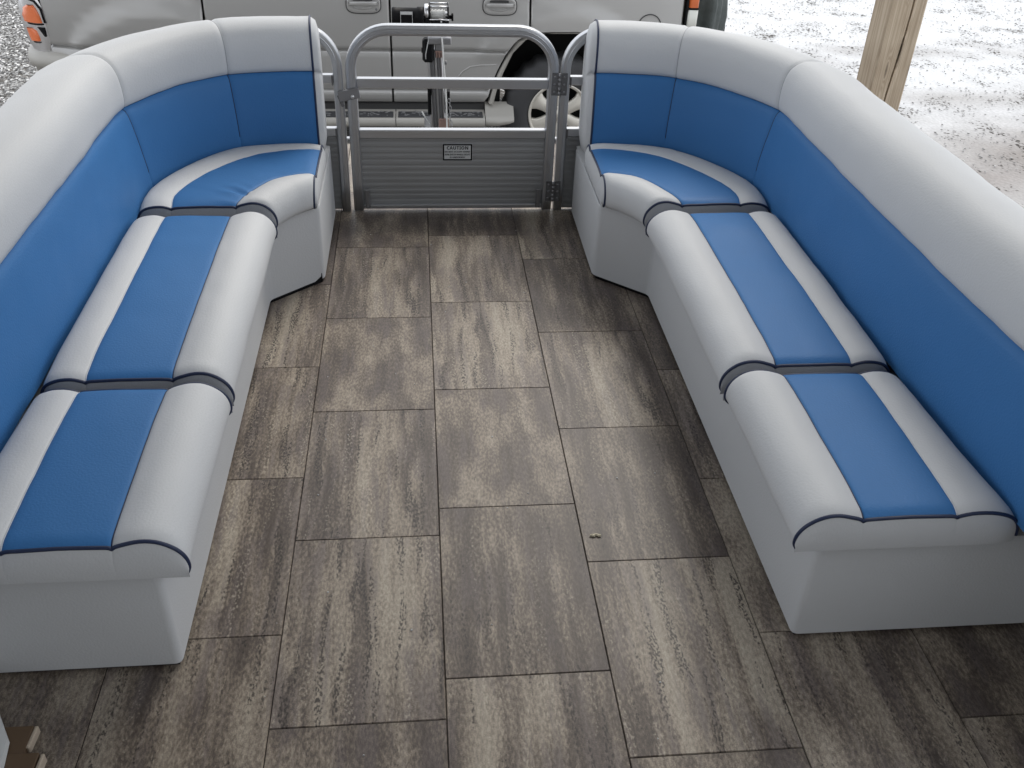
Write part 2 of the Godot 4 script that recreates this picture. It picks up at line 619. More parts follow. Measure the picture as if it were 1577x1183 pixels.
func make_backrest(bench: Node3D, side: float) -> void:
	var ctrl := [Vector2(0.916, -1.055), Vector2(0.909, -1.20), Vector2(0.897, -1.6), Vector2(0.890, -2.1), Vector2(0.892, -2.45), Vector2(0.884, -2.60), Vector2(0.835, -2.715), Vector2(0.755, -2.825), Vector2(0.665, -2.892), Vector2(0.56, -2.92), Vector2(0.438, -2.932)]
	var path := catmull(ctrl, 200)
	var L := [0.0]
	for i in range(1, 200):
		L.append(L[i - 1] + path[i].distance_to(path[i - 1]))
	var total: float = L[199]
	# the two seams lie where the path passes z = -2.60 and u = 0.68
	var sa := 0.0
	var sb := 0.0
	for i in 200:
		if sa == 0.0 and path[i].y < -2.605:
			sa = L[i]
		if sb == 0.0 and path[i].x < 0.675:
			sb = L[i]
	var at_len := func(l: float) -> Array:
		var i := 0
		while i < 198 and L[i + 1] < l:
			i += 1
		var t: float = clamp((l - L[i]) / (L[i + 1] - L[i]), 0, 1)
		var p: Vector2 = path[i].lerp(path[i + 1], t)
		var i0: int = max(i - 2, 0)
		var i1: int = min(i + 3, 199)
		var tg: Vector2 = (path[i1] - path[i0]).normalized()
		return [p, Vector2(-tg.y, tg.x)]     # outward normal in (u, z)
	var back := Node3D.new()
	var shell_rows := []
	var bounds := [0.0, sa, sb, total]
	var all := []
	for k in 3:
		var l0: float = bounds[k]
		var l1: float = bounds[k + 1]
		var ls := [l0, l0 + 0.002, l0 + 0.005, l0 + 0.010, l0 + 0.018]
		var n := int((l1 - l0) / 0.025)
		for j in range(1, n):
			ls.append(l0 + 0.018 + (l1 - l0 - 0.036) * j / n)
		ls.append_array([l1 - 0.018, l1 - 0.010, l1 - 0.005, l1 - 0.002, l1])
		all.append(ls)
	var blue_f := catmull(BLUE_PROFILE, 20)
	var gray_f := catmull(GRAY_PROFILE, 44)
	var shell_f := catmull(SHELL_PROFILE, 24)
	var make_rows := func(ls: Array, prof: Array, l0: float, l1: float, groove: float, sink: Array) -> Array:
		var rows := []
		for l in ls:
			var pn: Array = at_len.call(l)
			# a stitched seam pulls the cover in
			var d: float = min(l - l0 if sink[0] else 9.0, l1 - l if sink[1] else 9.0)
			var s: float = groove * pow(1.0 - min(d / 0.012, 1.0), 2.0) + groove * 0.5 * pow(1.0 - min(d / 0.07, 1.0), 2.0)
			var row := []
			for f in prof:
				# sink towards the core of the bolster
				var v: Vector2 = f
				var c := Vector2(0.14, 0.53)
				var vv: Vector2 = v + (c - v).normalized() * s
				var p: Vector2 = pn[0] + pn[1] * vv.x
				var P := q(side, p.x, vv.y, p.y)
				var w := wob(P, 0.004) + wob(P * 3.5, 0.0013)
				row.append(q(side, p.x + pn[1].x * w, vv.y + w * 0.6, p.y + pn[1].y * w))
			rows.append(row)
		return rows
	var flip := side < 0
	# shell first: it is the part that carries the panels
	var st := mb()
	var shell_ls := []
	for ls in all:
		shell_ls.append_array(ls.slice(0, ls.size() - 1))
	shell_ls.append(total)
	var srows: Array = make_rows.call(shell_ls, shell_f, 0.0, total, 0.0, [false, false])
	grid(st, srows, not flip)
	var shell := obj("backrest", st, M.gray, bench)
	var first := []
	var last := []
	for k in 3:
		var sink := [k > 0, k < 2]
		var brows: Array = make_rows.call(all[k], blue_f, bounds[k], bounds[k + 1], 0.004, sink)
		var grows: Array = make_rows.call(all[k], gray_f, bounds[k], bounds[k + 1], 0.004, sink)
		var b := mb()
		grid(b, brows, not flip)
		obj("blue_panel", b, M.blue, shell)
		var g := mb()
		grid(g, grows, not flip)
		obj("bolster_panel", g, M.gray, shell)
		if k == 0:
			first = brows[0] + grows[0] + srows[0]
		if k == 2:
			last = brows[-1] + grows[-1] + srows[-1]
		# seam line between blue and grey
		var tp := mb()
		var pts := []
		for r in grows:
			pts.append(r[0] + Vector3(0, 0.0008, 0))
		tube(tp, pts, 0.0016, 5)
		obj("seam_cord", tp, M.navy, shell)
		if k > 0:
			var tb := mb()
			tube(tb, brows[0].slice(4), 0.0015, 5)
			obj("seam_cord", tb, M.navy, shell)
			var tg := mb()
			tube(tg, grows[0], 0.0013, 5)
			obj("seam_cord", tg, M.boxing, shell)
	for e in [[first, 0], [last, 1]]:
		var loop: Array = e[0]
		var c := Vector3.ZERO
		for p in loop:
			c += p
		c /= loop.size()
		# slightly domed cap
		var cap := mb()
		var out := (Vector3(-side, 0, 0) if e[1] == 1 else Vector3(0, 0, 1)) * 0.026
		var mid := []
		for p in loop:
			mid.append(Vector3(p).lerp(c, 0.22) + out * 0.92)
		for i in loop.size() - 1:
			var m0: Vector3 = Vector3(loop[i]).lerp(c, 0.06) + out * 0.62
			var m1: Vector3 = Vector3(loop[i + 1]).lerp(c, 0.06) + out * 0.62
			for t in [[loop[i], loop[i + 1], m1], [loop[i], m1, m0], [m0, m1, mid[i + 1]], [m0, mid[i + 1], mid[i]], [mid[i], mid[i + 1], c + out]]:
				if (flip) == (e[1] == 1):
					tri(cap, t[0], t[1], t[2])
				else:
					tri(cap, t[0], t[2], t[1])
		obj("end_cap", cap, M.gray, shell)
		var pp := mb()
		tube(pp, loop.slice(0, 55), 0.0035, 6)
		obj("piping", pp, M.navy, shell)

func make_bench(side: float, label: String) -> void:
	var b := thing("lounge_seat", label, "boat seat", Vector3.ZERO, "two curved lounge seats facing each other")
	# upholstered base with soft vertical edges
	var foot := [Vector2(0.570, -1.155), Vector2(0.570, -2.482), Vector2(0.420, -2.617), Vector2(0.420, -3.112), Vector2(1.10, -3.112), Vector2(1.10, -1.155)]
	var rp := round_poly(foot, 0.014, 5)
	var st := mb()
	var rows := []
	for lv in [[0.010, 0.0], [0.236, 0.0], [0.246, 0.003], [0.2495, 0.009]]:
		var row := []
		for i in rp.size() + 1:
			var p := rp[i % rp.size()]
			# a thin foam layer under the vinyl: barely uneven
			var c := Vector2(0.8, -2.1)
			var dd: Vector2 = (c - p).normalized() * lv[1]
			var P := q(side, p.x + dd.x, lv[0], p.y + dd.y)
			var w := wob(P * 0.8, 0.0025)
			P.x += w
			P.z += w
			row.append(P)
		rows.append(row)
	grid(st, rows, side < 0)
	var topc := q(side, 0.8, 0.2495, -2.1)
	var lid := PackedVector2Array()
	for p in rp:
		lid.append(Vector2(CX + side * p.x, p.y))
	var ti := Geometry2D.triangulate_polygon(lid)
	st.set_smooth_group(-1)
	for i in range(0, ti.size(), 3):
		otri(st, Vector3(lid[ti[i]].x, 0.2495, lid[ti[i]].y), Vector3(lid[ti[i + 1]].x, 0.2495, lid[ti[i + 1]].y), Vector3(lid[ti[i + 2]].x, 0.2495, lid[ti[i + 2]].y), topc - Vector3(0, 1, 0))
	obj("base", st, M.gray, b)
	var pl := mb(false)
	var inner := PackedVector2Array()
	for p in [Vector2(0.578, -1.163), Vector2(0.578, -2.478), Vector2(0.428, -2.612), Vector2(0.428, -3.105), Vector2(1.09, -3.105), Vector2(1.09, -1.163)]:
		inner.append(Vector2(CX + side * p.x, p.y))
	prism(pl, inner, 0.0, 0.03)
	obj("plinth", pl, M.black, b)
	# three cushions
	for zz in [[-1.137, -1.578], [-1.615, -2.385]]:
		var c := []
		for u in [0.514, 0.628, 0.798, 0.893]:
			var w: float = 0.030 if u > 0.85 and zz[0] > -1.2 else 0.0
			c.append([Vector2(u + w, zz[0]), Vector2(u + w * 0.4, lerp(zz[0], zz[1], 0.33)), Vector2(u + w * 0.1, lerp(zz[0], zz[1], 0.67)), Vector2(u, zz[1])])
		make_cushion(b, side, "seat_cushion", c)
	make_cushion(b, side, "seat_cushion", [
		[Vector2(0.520, -2.448), Vector2(0.500, -2.485), Vector2(0.468, -2.532), Vector2(0.442, -2.562), Vector2(0.428, -2.582)],
		[Vector2(0.626, -2.448), Vector2(0.603, -2.510), Vector2(0.545, -2.610), Vector2(0.480, -2.655), Vector2(0.428, -2.671)],
		[Vector2(0.798, -2.448), Vector2(0.797, -2.540), Vector2(0.728, -2.680), Vector2(0.600, -2.822), Vector2(0.428, -2.884)],
		[Vector2(0.895, -2.448), Vector2(0.893, -2.600), Vector2(0.810, -2.770), Vector2(0.680, -2.895), Vector2(0.428, -2.938)]], side < 0)
	make_backrest(b, side)

# ------------------------------------------------------------------ floor
func make_floor() -> void:
	var st := mb(false)
	box(st, Vector3(CX, -0.031, -1.2), Vector3(2.46, 0.056, 5.3), 0.004)
	var deck := struct("deck", st, M.gap)
	var W := 0.3048
	var Lt := 0.4572
	var x0 := 0.02598
	var offs := {-4: -2.75, -3: -2.65, -2: -2.592, -1: -2.844, 0: -2.929, 1: -2.748, 2: -2.085, 3: -2.33}
	var mats := []
	for v in 10:
		mats.append(tile_material(v))
	var rng := RandomNumberGenerator.new()
	rng.seed = 77
	var last := -1
	for c in range(-4, 4):
		var z0: float = offs[c]
		while z0 > -3.75:
			z0 -= Lt
		while z0 < 0.1:
			var xa: float = max(x0 + c * W, CX - 1.22)
			var xb: float = min(x0 + (c + 1) * W, CX + 1.22)
			var za: float = max(z0, -3.80)
			var zb := z0 + Lt
			var mx := (xa + xb) / 2
			var mz := (za + zb) / 2
			var under: bool = abs(mx - CX) > 0.86 and mz < -1.5 and mz > -3.05
			if not under:
				var v := rng.randi_range(0, 9)
				if v == last:
					v = (v + 3) % 10
				last = v
				var turn := rng.randi_range(0, 1)
				var g := 0.0006
				var e := 0.0012
				var t := mb(false)
				var A := [Vector3(xa + g, 0, za + g), Vector3(xb - g, 0, za + g), Vector3(xb - g, 0, zb - g), Vector3(xa + g, 0, zb - g)]
				var T := [Vector3(xa + g + e, 0, za + g + e), Vector3(xb - g - e, 0, za + g + e), Vector3(xb - g - e, 0, zb - g - e), Vector3(xa + g + e, 0, zb - g - e)]
				var dh := rng.randf_range(-0.0002, 0.0002)
				var put := func(p: Vector3, y: float) -> void:
					var uv := Vector2((p.x - (x0 + c * W)) / W, (p.z - z0) / Lt)
					t.set_uv(Vector2.ONE - uv if turn == 1 else uv)
					t.add_vertex(Vector3(p.x, y, p.z))
				for k in [[0, 1, 2], [0, 2, 3]]:
					for i in k:
						put.call(T[i], dh)
				for i in 4:
					var j := (i + 1) % 4
					for p in [[A[i], -0.0022], [A[j], -0.0022], [T[j], dh], [A[i], -0.0022], [T[j], dh], [T[i], dh]]:
						put.call(p[0], p[1])
				t.generate_normals()
				t.generate_tangents()
				var o := MeshInstance3D.new()
				o.name = "floor_tile"
				o.mesh = t.commit()
				o.material_override = mats[v]
				deck.add_child(o, true)
			z0 += Lt
	# aluminium edge trim round the deck
	var ed := mb(false)
	box(ed, Vector3(CX, -0.03, -3.865), Vector3(2.5, 0.066, 0.03), 0.004)
	obj("edge_trim", ed, M.alu, deck)
	for s in [-1, 1]:
		var e2 := mb(false)
		box(e2, Vector3(CX + s * 1.247, -0.03, -1.2), Vector3(0.03, 0.066, 5.3), 0.004)
		obj("edge_trim", e2, M.alu, deck)
	# floats under the deck
	for s in [-1, 1]:
		var f := mb()
		lathe(f, Vector3(CX + s * 0.85, -0.42, 1.4), Vector3(0, 0, -1), [Vector2(0.0, 0.0), Vector2(0.3, 0.0), Vector2(0.3, 4.9), Vector2(0.26, 5.25), Vector2(0.16, 5.5), Vector2(0.0, 5.6)], 28)
		obj("pontoon_float", f, M.alu, deck)

# ------------------------------------------------------------------ gate and fence
func arch_path(xl: float, xr: float, yb: float, yt: float, r: float, z: float, inset: float) -> Array:
	var pts := [Vector3(xl + inset, yb, z)]
	var y := yb + 0.1
	while y < yt - r - 0.02:
		pts.append(Vector3(xl + inset, y, z))
		y += 0.1
	for k in 13:
		var an := PI - PI / 2 * k / 12.0
		pts.append(Vector3(xl + r + cos(an) * (r - inset), yt - r + sin(an) * (r - inset), z))
	for k in 13:
		var an := PI / 2 - PI / 2 * k / 12.0
		pts.append(Vector3(xr - r + cos(an) * (r - inset), yt - r + sin(an) * (r - inset), z))
	y = yt - r - 0.05
	while y > yb + 0.02:
		pts.append(Vector3(xr - inset, y, z))
		y -= 0.1
	pts.append(Vector3(xr - inset, yb, z))
	return pts

func ribbed(st: SurfaceTool, xa: float, xb: float, ya: float, yb: float, z: float) -> void:
	var rows := []
	var n := int((yb - ya) / 0.0021)
	for i in n + 1:
		var y: float = lerp(ya, yb, float(i) / n)
		var ph := fposmod(y, 0.021) / 0.021
		var d := 0.0005 if ph > 0.22 and ph < 0.78 else 0.0
		rows.append([Vector3(xa, y, z + d), Vector3(xb, y, z + d)])
	grid(st, rows, true)
	var back := []
	for r in rows:
		back.append([r[0] - Vector3(0, 0, 0.004), r[1] - Vector3(0, 0, 0.004)])
	grid(st, back)

func make_gate() -> void:
	var g := thing("bow_gate", "aluminium boat gate with rounded top and caution label between the two seats", "gate", Vector3(0, 0, 0))
	var z := -3.14
	var prof := rrect(0.034, 0.034, 0.005)
	for i in 2:   # shallow channel down the middle of the extrusion
		pass
	var f := mb()
	sweep(f, arch_path(-0.232, 0.471, 0.006, 0.641, 0.142, z, 0.017), prof, Vector3(0, 0, 1))
	obj("frame", f, M.alu, g)
	var gl := mb()
	var bead := arch_path(-0.232, 0.471, 0.012, 0.641, 0.142, z + 0.0165, 0.012)
	tube(gl, bead, 0.0022, 6)
	tube(gl, arch_path(-0.232, 0.471, 0.012, 0.641, 0.142, z + 0.0165, 0.024), 0.0022, 6)
	obj("frame_bead", gl, M.alu, g)
	for r in [[0.470, 0.031, "middle_rail"], [0.298, 0.030, "panel_rail"]]:
		var s := mb(false)
		box(s, Vector3(0.1195, r[0] - r[1] / 2, z), Vector3(0.637, r[1], 0.030), 0.003)
		obj(r[2], s, M.alu, g)
	var p := mb(false)
	ribbed(p, -0.199, 0.437, 0.016, 0.270, z)
	obj("ribbed_panel", p, M.panel, g)
	var bt := mb(false)
	box(bt, Vector3(0.1195, 0.016, z), Vector3(0.637, 0.014, 0.018), 0.002)
	obj("bottom_rail", bt, M.alu, g)
	# feet brackets
	for s in [-1, 1]:
		var k := mb(false)
		box(k, Vector3(0.1195 + s * 0.302, 0.05, z + 0.017), Vector3(0.016, 0.07, 0.006), 0.002)
		obj("corner_bracket", k, M.steel, g)
	# hinges on the right
	for hy in [0.458, 0.078]:
		var h := mb(false)
		box(h, Vector3(0.4585, hy, z + 0.0195), Vector3(0.021, 0.074, 0.003), 0.001)
		box(h, Vector3(0.4885, hy, z + 0.0195), Vector3(0.023, 0.074, 0.003), 0.001)
		var hn := obj("hinge", h, M.darksteel, g)
		for k in 5:
			var kn := mb()
			lathe(kn, Vector3(0.4735, hy - 0.036 + k * 0.0148, z + 0.022), Vector3.UP, [Vector2(0, 0), Vector2(0.0052, 0), Vector2(0.0052, 0.013), Vector2(0, 0.013)], 10)
			obj("knuckle", kn, M.steel, hn)
		for sx in [0.4575, 0.4905]:
			for k in 3:
				var sc := mb()
				lathe(sc, Vector3(sx, hy - 0.025 + k * 0.025, z + 0.021), Vector3(0, 0, 1), [Vector2(0.0045, 0), Vector2(0.0040, 0.0016), Vector2(0, 0.0024)], 10)
				obj("screw", sc, M.steel, hn)
	# latch on the left
	var lt := mb(false)
	var rot := Basis(Vector3(0, 0, 1), 0.20)
	box(lt, Vector3(-0.224, 0.421, z + 0.024), Vector3(0.070, 0.034, 0.010), 0.002, rot)
	var la := obj("latch", lt, M.steel, g)
	var l2 := mb(false)
	box(l2, Vector3(-0.252, 0.400, z + 0.022), Vector3(0.010, 0.040, 0.010), 0.002, Basis(Vector3(0, 0, 1), 0.35))
	obj("latch_lever", l2, M.darksteel, la)
	var rv := mb()
	lathe(rv, Vector3(-0.213, 0.416, z + 0.029), Vector3(0, 0, 1), [Vector2(0.0065, 0), Vector2(0.0060, 0.003), Vector2(0.003, 0.005), Vector2(0, 0.0054)], 14)
	obj("rivet", rv, M.chrome, la)
	# caution label
	var lb := mb(false)
	box(lb, Vector3(0.134, 0.2165, z + 0.0036), Vector3(0.104, 0.060, 0.001), 0.0003)
	var plate := obj("caution_label", lb, M.label, g)
	plate.set_meta("label", "small printed caution label with black border")
	for e in [[0.134, 0.2435, 0.098, 0.005], [0.134, 0.1895, 0.098, 0.005], [0.0855, 0.2165, 0.005, 0.0586], [0.1825, 0.2165, 0.005, 0.0586]]:
		var bd := mb(false)
		box(bd, Vector3(e[0], e[1], z + 0.0043), Vector3(e[2], e[3], 0.0006), 0.0001)
		obj("border", bd, M.black, plate)
	var font := SystemFont.new()
	font.font_names = PackedStringArray(["Droid Sans"])
	font.font_weight = 700
	for ln in [["CAUTION", 0.2325, 0.0150, 0.074], ["DO NOT OCCUPY FRONT", 0.2185, 0.0076, 0.088], ["SUN DECK WHILE BOAT", 0.2085, 0.0076, 0.088], ["IS UNDERWAY", 0.1985, 0.0076, 0.054]]:
		var tm := TextMesh.new()
		tm.text = ln[0]
		tm.font = font
		tm.font_size = 32
		tm.pixel_size = 0.0004
		tm.depth = 0.0005
		tm.curve_step = 2.0
		var mi := MeshInstance3D.new()
		mi.name = "lettering"
		mi.mesh = tm
		mi.material_override = M.black
		var bb := tm.get_aabb()
		var sx: float = ln[3] / max(bb.size.x, 0.0001)
		var sy: float = ln[2] * 0.8 / max(bb.size.y, 0.0001)
		mi.scale = Vector3(sx, sy, 1)
		mi.position = Vector3(0.134 - (bb.position.x + bb.size.x / 2) * sx, ln[1] - (bb.position.y + bb.size.y / 2) * sy, z + 0.0046)
		plate.add_child(mi, true)

func make_fence(side: float, label: String) -> void:
	var f := thing("boat_fence", label, "fence", Vector3.ZERO, "aluminium fences beside the gate")
	var z := -3.14
	# in side coordinates the post by the gate starts at u = 0.362 on both sides
	var u0 := 0.366 if side < 0 else 0.3565
	var prof := rrect(0.030, 0.034, 0.005)
	var pts := []
	var y := 0.004
	var r := 0.135
	var i := 0.015
	while y < 0.641 - r - 0.02:
		pts.append(q(side, u0 + i, y, z))
		y += 0.1
	for k in 13:
		var an := PI - PI / 2 * k / 12.0
		pts.append(q(side, u0 + r + cos(an) * (r - i), 0.641 - r + sin(an) * (r - i), z))
	pts.append(q(side, 0.60, 0.626, z))
	var st := mb()
	sweep(st, pts, prof, Vector3(0, 0, 1))
	obj("frame", st, M.alu, f)
	var bd := mb()
	var bp := []
	for p in pts:
		bp.append(Vector3(p.x, p.y, z + 0.0165))
	tube(bd, bp, 0.0022, 6)
	obj("frame_bead", bd, M.alu, f)
	for rr in [[0.481, 0.028], [0.303, 0.028]]:
		var s := mb(false)
		box(s, q(side, (u0 + 0.029 + 0.60) / 2, rr[0] - rr[1] / 2, z), Vector3(0.60 - u0 - 0.029, rr[1], 0.028), 0.003)
		obj("rail", s, M.alu, f)
		var br := mb(false)
		box(br, q(side, u0 + 0.033, rr[0] - 0.016, z + 0.015), Vector3(0.005, 0.034, 0.004), 0.001)
		obj("corner_bracket", br, M.darksteel, f)
	var p := mb(false)
	var xa := CX + side * (u0 + 0.0295)
	var xb := CX + side * 1.118
	ribbed(p, min(xa, xb), max(xa, xb), 0.004, 0.277, z - 0.004)
	obj("ribbed_panel", p, M.panel, f)
	# run along the boat's side, outside the seat
	var sp := mb(false)
	box(sp, q(side, 1.122, 0.27, -1.1), Vector3(0.006, 0.52, 4.04), 0.001)
	box(sp, q(side, 1.122, 0.545, -1.1), Vector3(0.028, 0.030, 4.04), 0.003)
	obj("side_panel", sp, M.panel, f)

# ------------------------------------------------------------------ winch on the trailer
func make_winch() -> void:
	var z := -4.6
	var w := thing("trailer_winch_stand", "black electric winch with roller on steel trailer post behind the boat gate", "winch", Vector3(0, -0.010, 0))
	# mast: steel channel running down to the trailer tongue
	var m := mb(false)
	box(m, Vector3(0.107, -0.31, z), Vector3(0.074, 0.98, 0.05), 0.004, Basis(Vector3(0, 0, 1), 0.045))
	var mast := obj("mast", m, M.steel, w)
	for e in [[-0.030, M.chrome], [-0.013, M.darksteel], [0.003, M.chrome], [0.016, M.darksteel], [0.030, M.chrome]]:
		var rb := mb(false)
		box(rb, Vector3(0.107 + e[0], -0.31, z + 0.029), Vector3(0.009, 0.97, 0.012), 0.002, Basis(Vector3(0, 0, 1), 0.045))
		obj("mast_rib", rb, e[1], mast)
	for e in [[0.150, -0.07, 0.016, 0.11], [0.060, -0.05, 0.02, 0.16]]:
		var rb := mb(false)
		box(rb, Vector3(e[0], e[1], z + 0.01), Vector3(e[2], e[3], 0.05), 0.003)
		obj("side_plate", rb, M.black, mast)
	var rs := mb(false)
	box(rs, Vector3(0.127, -0.185, z + 0.034), Vector3(0.050, 0.075, 0.014), 0.003)
	obj("rusty_bracket", rs, M.rust, mast)
	var tg := mb(false)
	box(tg, Vector3(0.09, -0.84, -4.7), Vector3(0.09, 0.09, 3.6), 0.006)
	obj("trailer_tongue", tg, M.steel, w)
	var jk := mb(false)
	box(jk, Vector3(0.09, -1.12, -6.2), Vector3(0.06, 0.54, 0.06), 0.004)
	obj("tongue_jack", jk, M.steel, w)
	# crosshead and bracket
	var ch := mb(false)
	box(ch, Vector3(0.110, 0.228, z + 0.01), Vector3(0.110, 0.030, 0.09), 0.004)
	box(ch, Vector3(0.109, 0.18, z), Vector3(0.042, 0.09, 0.05), 0.003)
	obj("winch_bracket", ch, M.steel, w)
	var tn := mb(false)
	box(tn, Vector3(0.106, 0.162, z + 0.03), Vector3(0.040, 0.032, 0.01), 0.002)
	obj("bracket_plate", tn, M.rust, w)
	var cb := mb(false)
	box(cb, Vector3(0.056, 0.180, z + 0.02), Vector3(0.056, 0.108, 0.06), 0.012)
	var bxo := obj("control_box", cb, M.black, w)
	var kb := mb()
	lathe(kb, Vector3(0.034, 0.178, z + 0.02), Vector3(-1, 0, 0), [Vector2(0.012, 0), Vector2(0.012, 0.01), Vector2(0, 0.01)], 10)
	obj("knob", kb, M.black, bxo)
	var wr := mb()
	tube(wr, [Vector3(0.058, 0.235, z + 0.052), Vector3(0.050, 0.20, z + 0.056), Vector3(0.043, 0.165, z + 0.054), Vector3(0.044, 0.145, z + 0.05)], 0.0022, 6)
	obj("wire", wr, M.label, bxo)
	# winch body
	var mo := mb()
	lathe(mo, Vector3(-0.110, 0.325, z), Vector3(1, 0, 0), [Vector2(0, 0), Vector2(0.037, 0.0), Vector2(0.042, 0.005), Vector2(0.042, 0.018), Vector2(0.040, 0.022), Vector2(0.040, 0.115), Vector2(0.044, 0.12), Vector2(0.045, 0.15), Vector2(0.0, 0.15)], 24)
	var motor := obj("motor", mo, M.black, w)
	var mp := mb(false)
	box(mp, Vector3(-0.04, 0.288, z), Vector3(0.14, 0.02, 0.07), 0.004)
	obj("motor_foot", mp, M.black, motor)
	var fr := mb(false)
	box(fr, Vector3(-0.042, 0.325, z + 0.041), Vector3(0.056, 0.064, 0.002), 0.0005)
	obj("nameplate", fr, M.black, motor)
	var f2 := mb(false)
	box(f2, Vector3(-0.042, 0.350, z + 0.0425), Vector3(0.052, 0.013, 0.002), 0.0005)
	obj("nameplate_band", f2, M.label, motor)
	for e in [[-0.069, 0.325, 0.0018, 0.064], [-0.015, 0.325, 0.0018, 0.064]]:
		var f3 := mb(false)
		box(f3, Vector3(e[0], e[1], z + 0.0425), Vector3(e[2], e[3], 0.002), 0.0004)
		obj("nameplate_edge", f3, M.label, motor)
	var ge := mb()
	lathe(ge, Vector3(0.042, 0.345, z), Vector3(1, 0, 0), [Vector2(0, 0), Vector2(0.036, 0.0), Vector2(0.038, 0.003), Vector2(0.038, 0.018), Vector2(0, 0.02)], 20)
	obj("gear_ring", ge, M.chrome, w)
	var gh := mb(false)
	box(gh, Vector3(0.054, 0.300, z), Vector3(0.03, 0.05, 0.085), 0.006)
	obj("gear_housing", gh, M.black, w)
	for px in [0.066, 0.151]:
		var pb := mb(false)
		box(pb, Vector3(px, 0.334, z), Vector3(0.006, 0.098, 0.085), 0.002)
		obj("side_plate", pb, M.black, w)
	var dr := mb()
	lathe(dr, Vector3(0.069, 0.335, z), Vector3(1, 0, 0), [Vector2(0.016, 0), Vector2(0.016, 0.079)], 16)
	var drum := obj("drum", dr, M.chrome, w)
	for k in 13:
		var rp := mb()
		var c := Vector3(0.074 + k * 0.0052, 0.335, z)
		var pts := []
		for j in 16:
			var an := TAU * j / 16
			pts.append(c + Vector3(0, cos(an), sin(an)) * (0.021 + 0.002 * sin(k * 2.1)))
		tube(rp, pts, 0.0026, 5, true)
		obj("rope_turn", rp, M.rope, drum)
	for e in [[0.379, 0.034], [0.322, 0.04], [0.379, -0.034]]:
		var tb := mb()
		tube(tb, [Vector3(0.064, e[0], z + e[1]), Vector3(0.155, e[0], z + e[1])], 0.0036, 8)
		obj("tie_bar", tb, M.chrome, w)
	var bp := mb(false)
	box(bp, Vector3(0.11, 0.297, z + 0.02), Vector3(0.08, 0.028, 0.06), 0.003)
	obj("base_plate", bp, M.black, w)
	var kn := mb()
	lathe(kn, Vector3(0.154, 0.325, z), Vector3(1, 0, 0), [Vector2(0.009, 0), Vector2(0.009, 0.012), Vector2(0.018, 0.014), Vector2(0.018, 0.022), Vector2(0.0, 0.022)], 16)
	obj("clutch_knob", kn, M.black, w)
	var rp2 := mb()
	tube(rp2, [Vector3(0.118, 0.316, z + 0.04), Vector3(0.121, 0.24, z + 0.066), Vector3(0.128, 0.12, z + 0.06), Vector3(0.136, 0.03, z + 0.055), Vector3(0.140, -0.07, z + 0.05), Vector3(0.142, -0.2, z + 0.06), Vector3(0.142, -0.45, z + 0.12)], 0.0042, 6)
	obj("rope", rp2, M.rope, w)
	var pn := mb()
	lathe(pn, Vector3(0.13, 0.115, z), Vector3(1, 0, 0), [Vector2(0, 0), Vector2(0.01, 0), Vector2(0.01, 0.014), Vector2(0, 0.014)], 8)
	obj("bolt", pn, M.darksteel, w)
	# loose safety cable and chain at the foot of the mast
	var sc := mb()
	tube(sc, [Vector3(0.020, -0.123, z), Vector3(0.040, -0.155, z + 0.01), Vector3(0.060, -0.18, z + 0.02), Vector3(0.066, -0.24, z + 0.02)], 0.0035, 6)
	obj("loose_cable", sc, M.label, w)
	for k in 12:
		var lk := mb()
		var c := Vector3(0.152 + 0.003 * sin(k * 1.1) + k * 0.0016, -0.055 - k * 0.018, z + 0.045)
		var pts := []
		for j in 10:
			var an := TAU * j / 10
			var d := Vector3(cos(an) * 0.006, sin(an) * 0.011, 0)
			if k % 2 == 1:
				d = Vector3(0, sin(an) * 0.011, cos(an) * 0.006)
			pts.append(c + d)
		tube(lk, pts, 0.0022, 5, true)
		obj("chain_link", lk, M.steel, w)

# ------------------------------------------------------------------ truck
func side_z(y: float) -> float:
	# how far the truck's flank stands out from TRUCK_Z at height y
	var k := [[0.12, -0.03], [-0.05, -0.004], [-0.15, 0.004], [-0.30, 0.012], [-0.42, 0.010], [-0.478, 0.006], [-0.486, -0.004], [-0.490, -0.030], [-0.500, -0.030], [-0.504, -0.002], [-0.515, 0.006], [-0.62, 0.006], [-0.72, 0.0], [-0.770, -0.004], [-0.775, -0.010], [-0.778, -0.024], [-0.786, -0.024], [-0.790, 0.008], [-0.80, 0.016], [-0.84, 0.010], [-0.862, 0.0], [-0.875, -0.02]]
	for i in k.size() - 1:
		if y >= k[i + 1][0]:
			return lerp(k[i + 1][1], k[i][1], clamp((y - k[i + 1][0]) / (k[i][0] - k[i + 1][0]), 0, 1))
	return k[-1][1]

func poly_y(pts: Array, x: float, outside: float) -> float:
	for i in pts.size() - 1:
		if x >= pts[i][0] and x <= pts[i + 1][0]:
			return lerp(pts[i][1], pts[i + 1][1], (x - pts[i][0]) / (pts[i + 1][0] - pts[i][0]))
	return outside

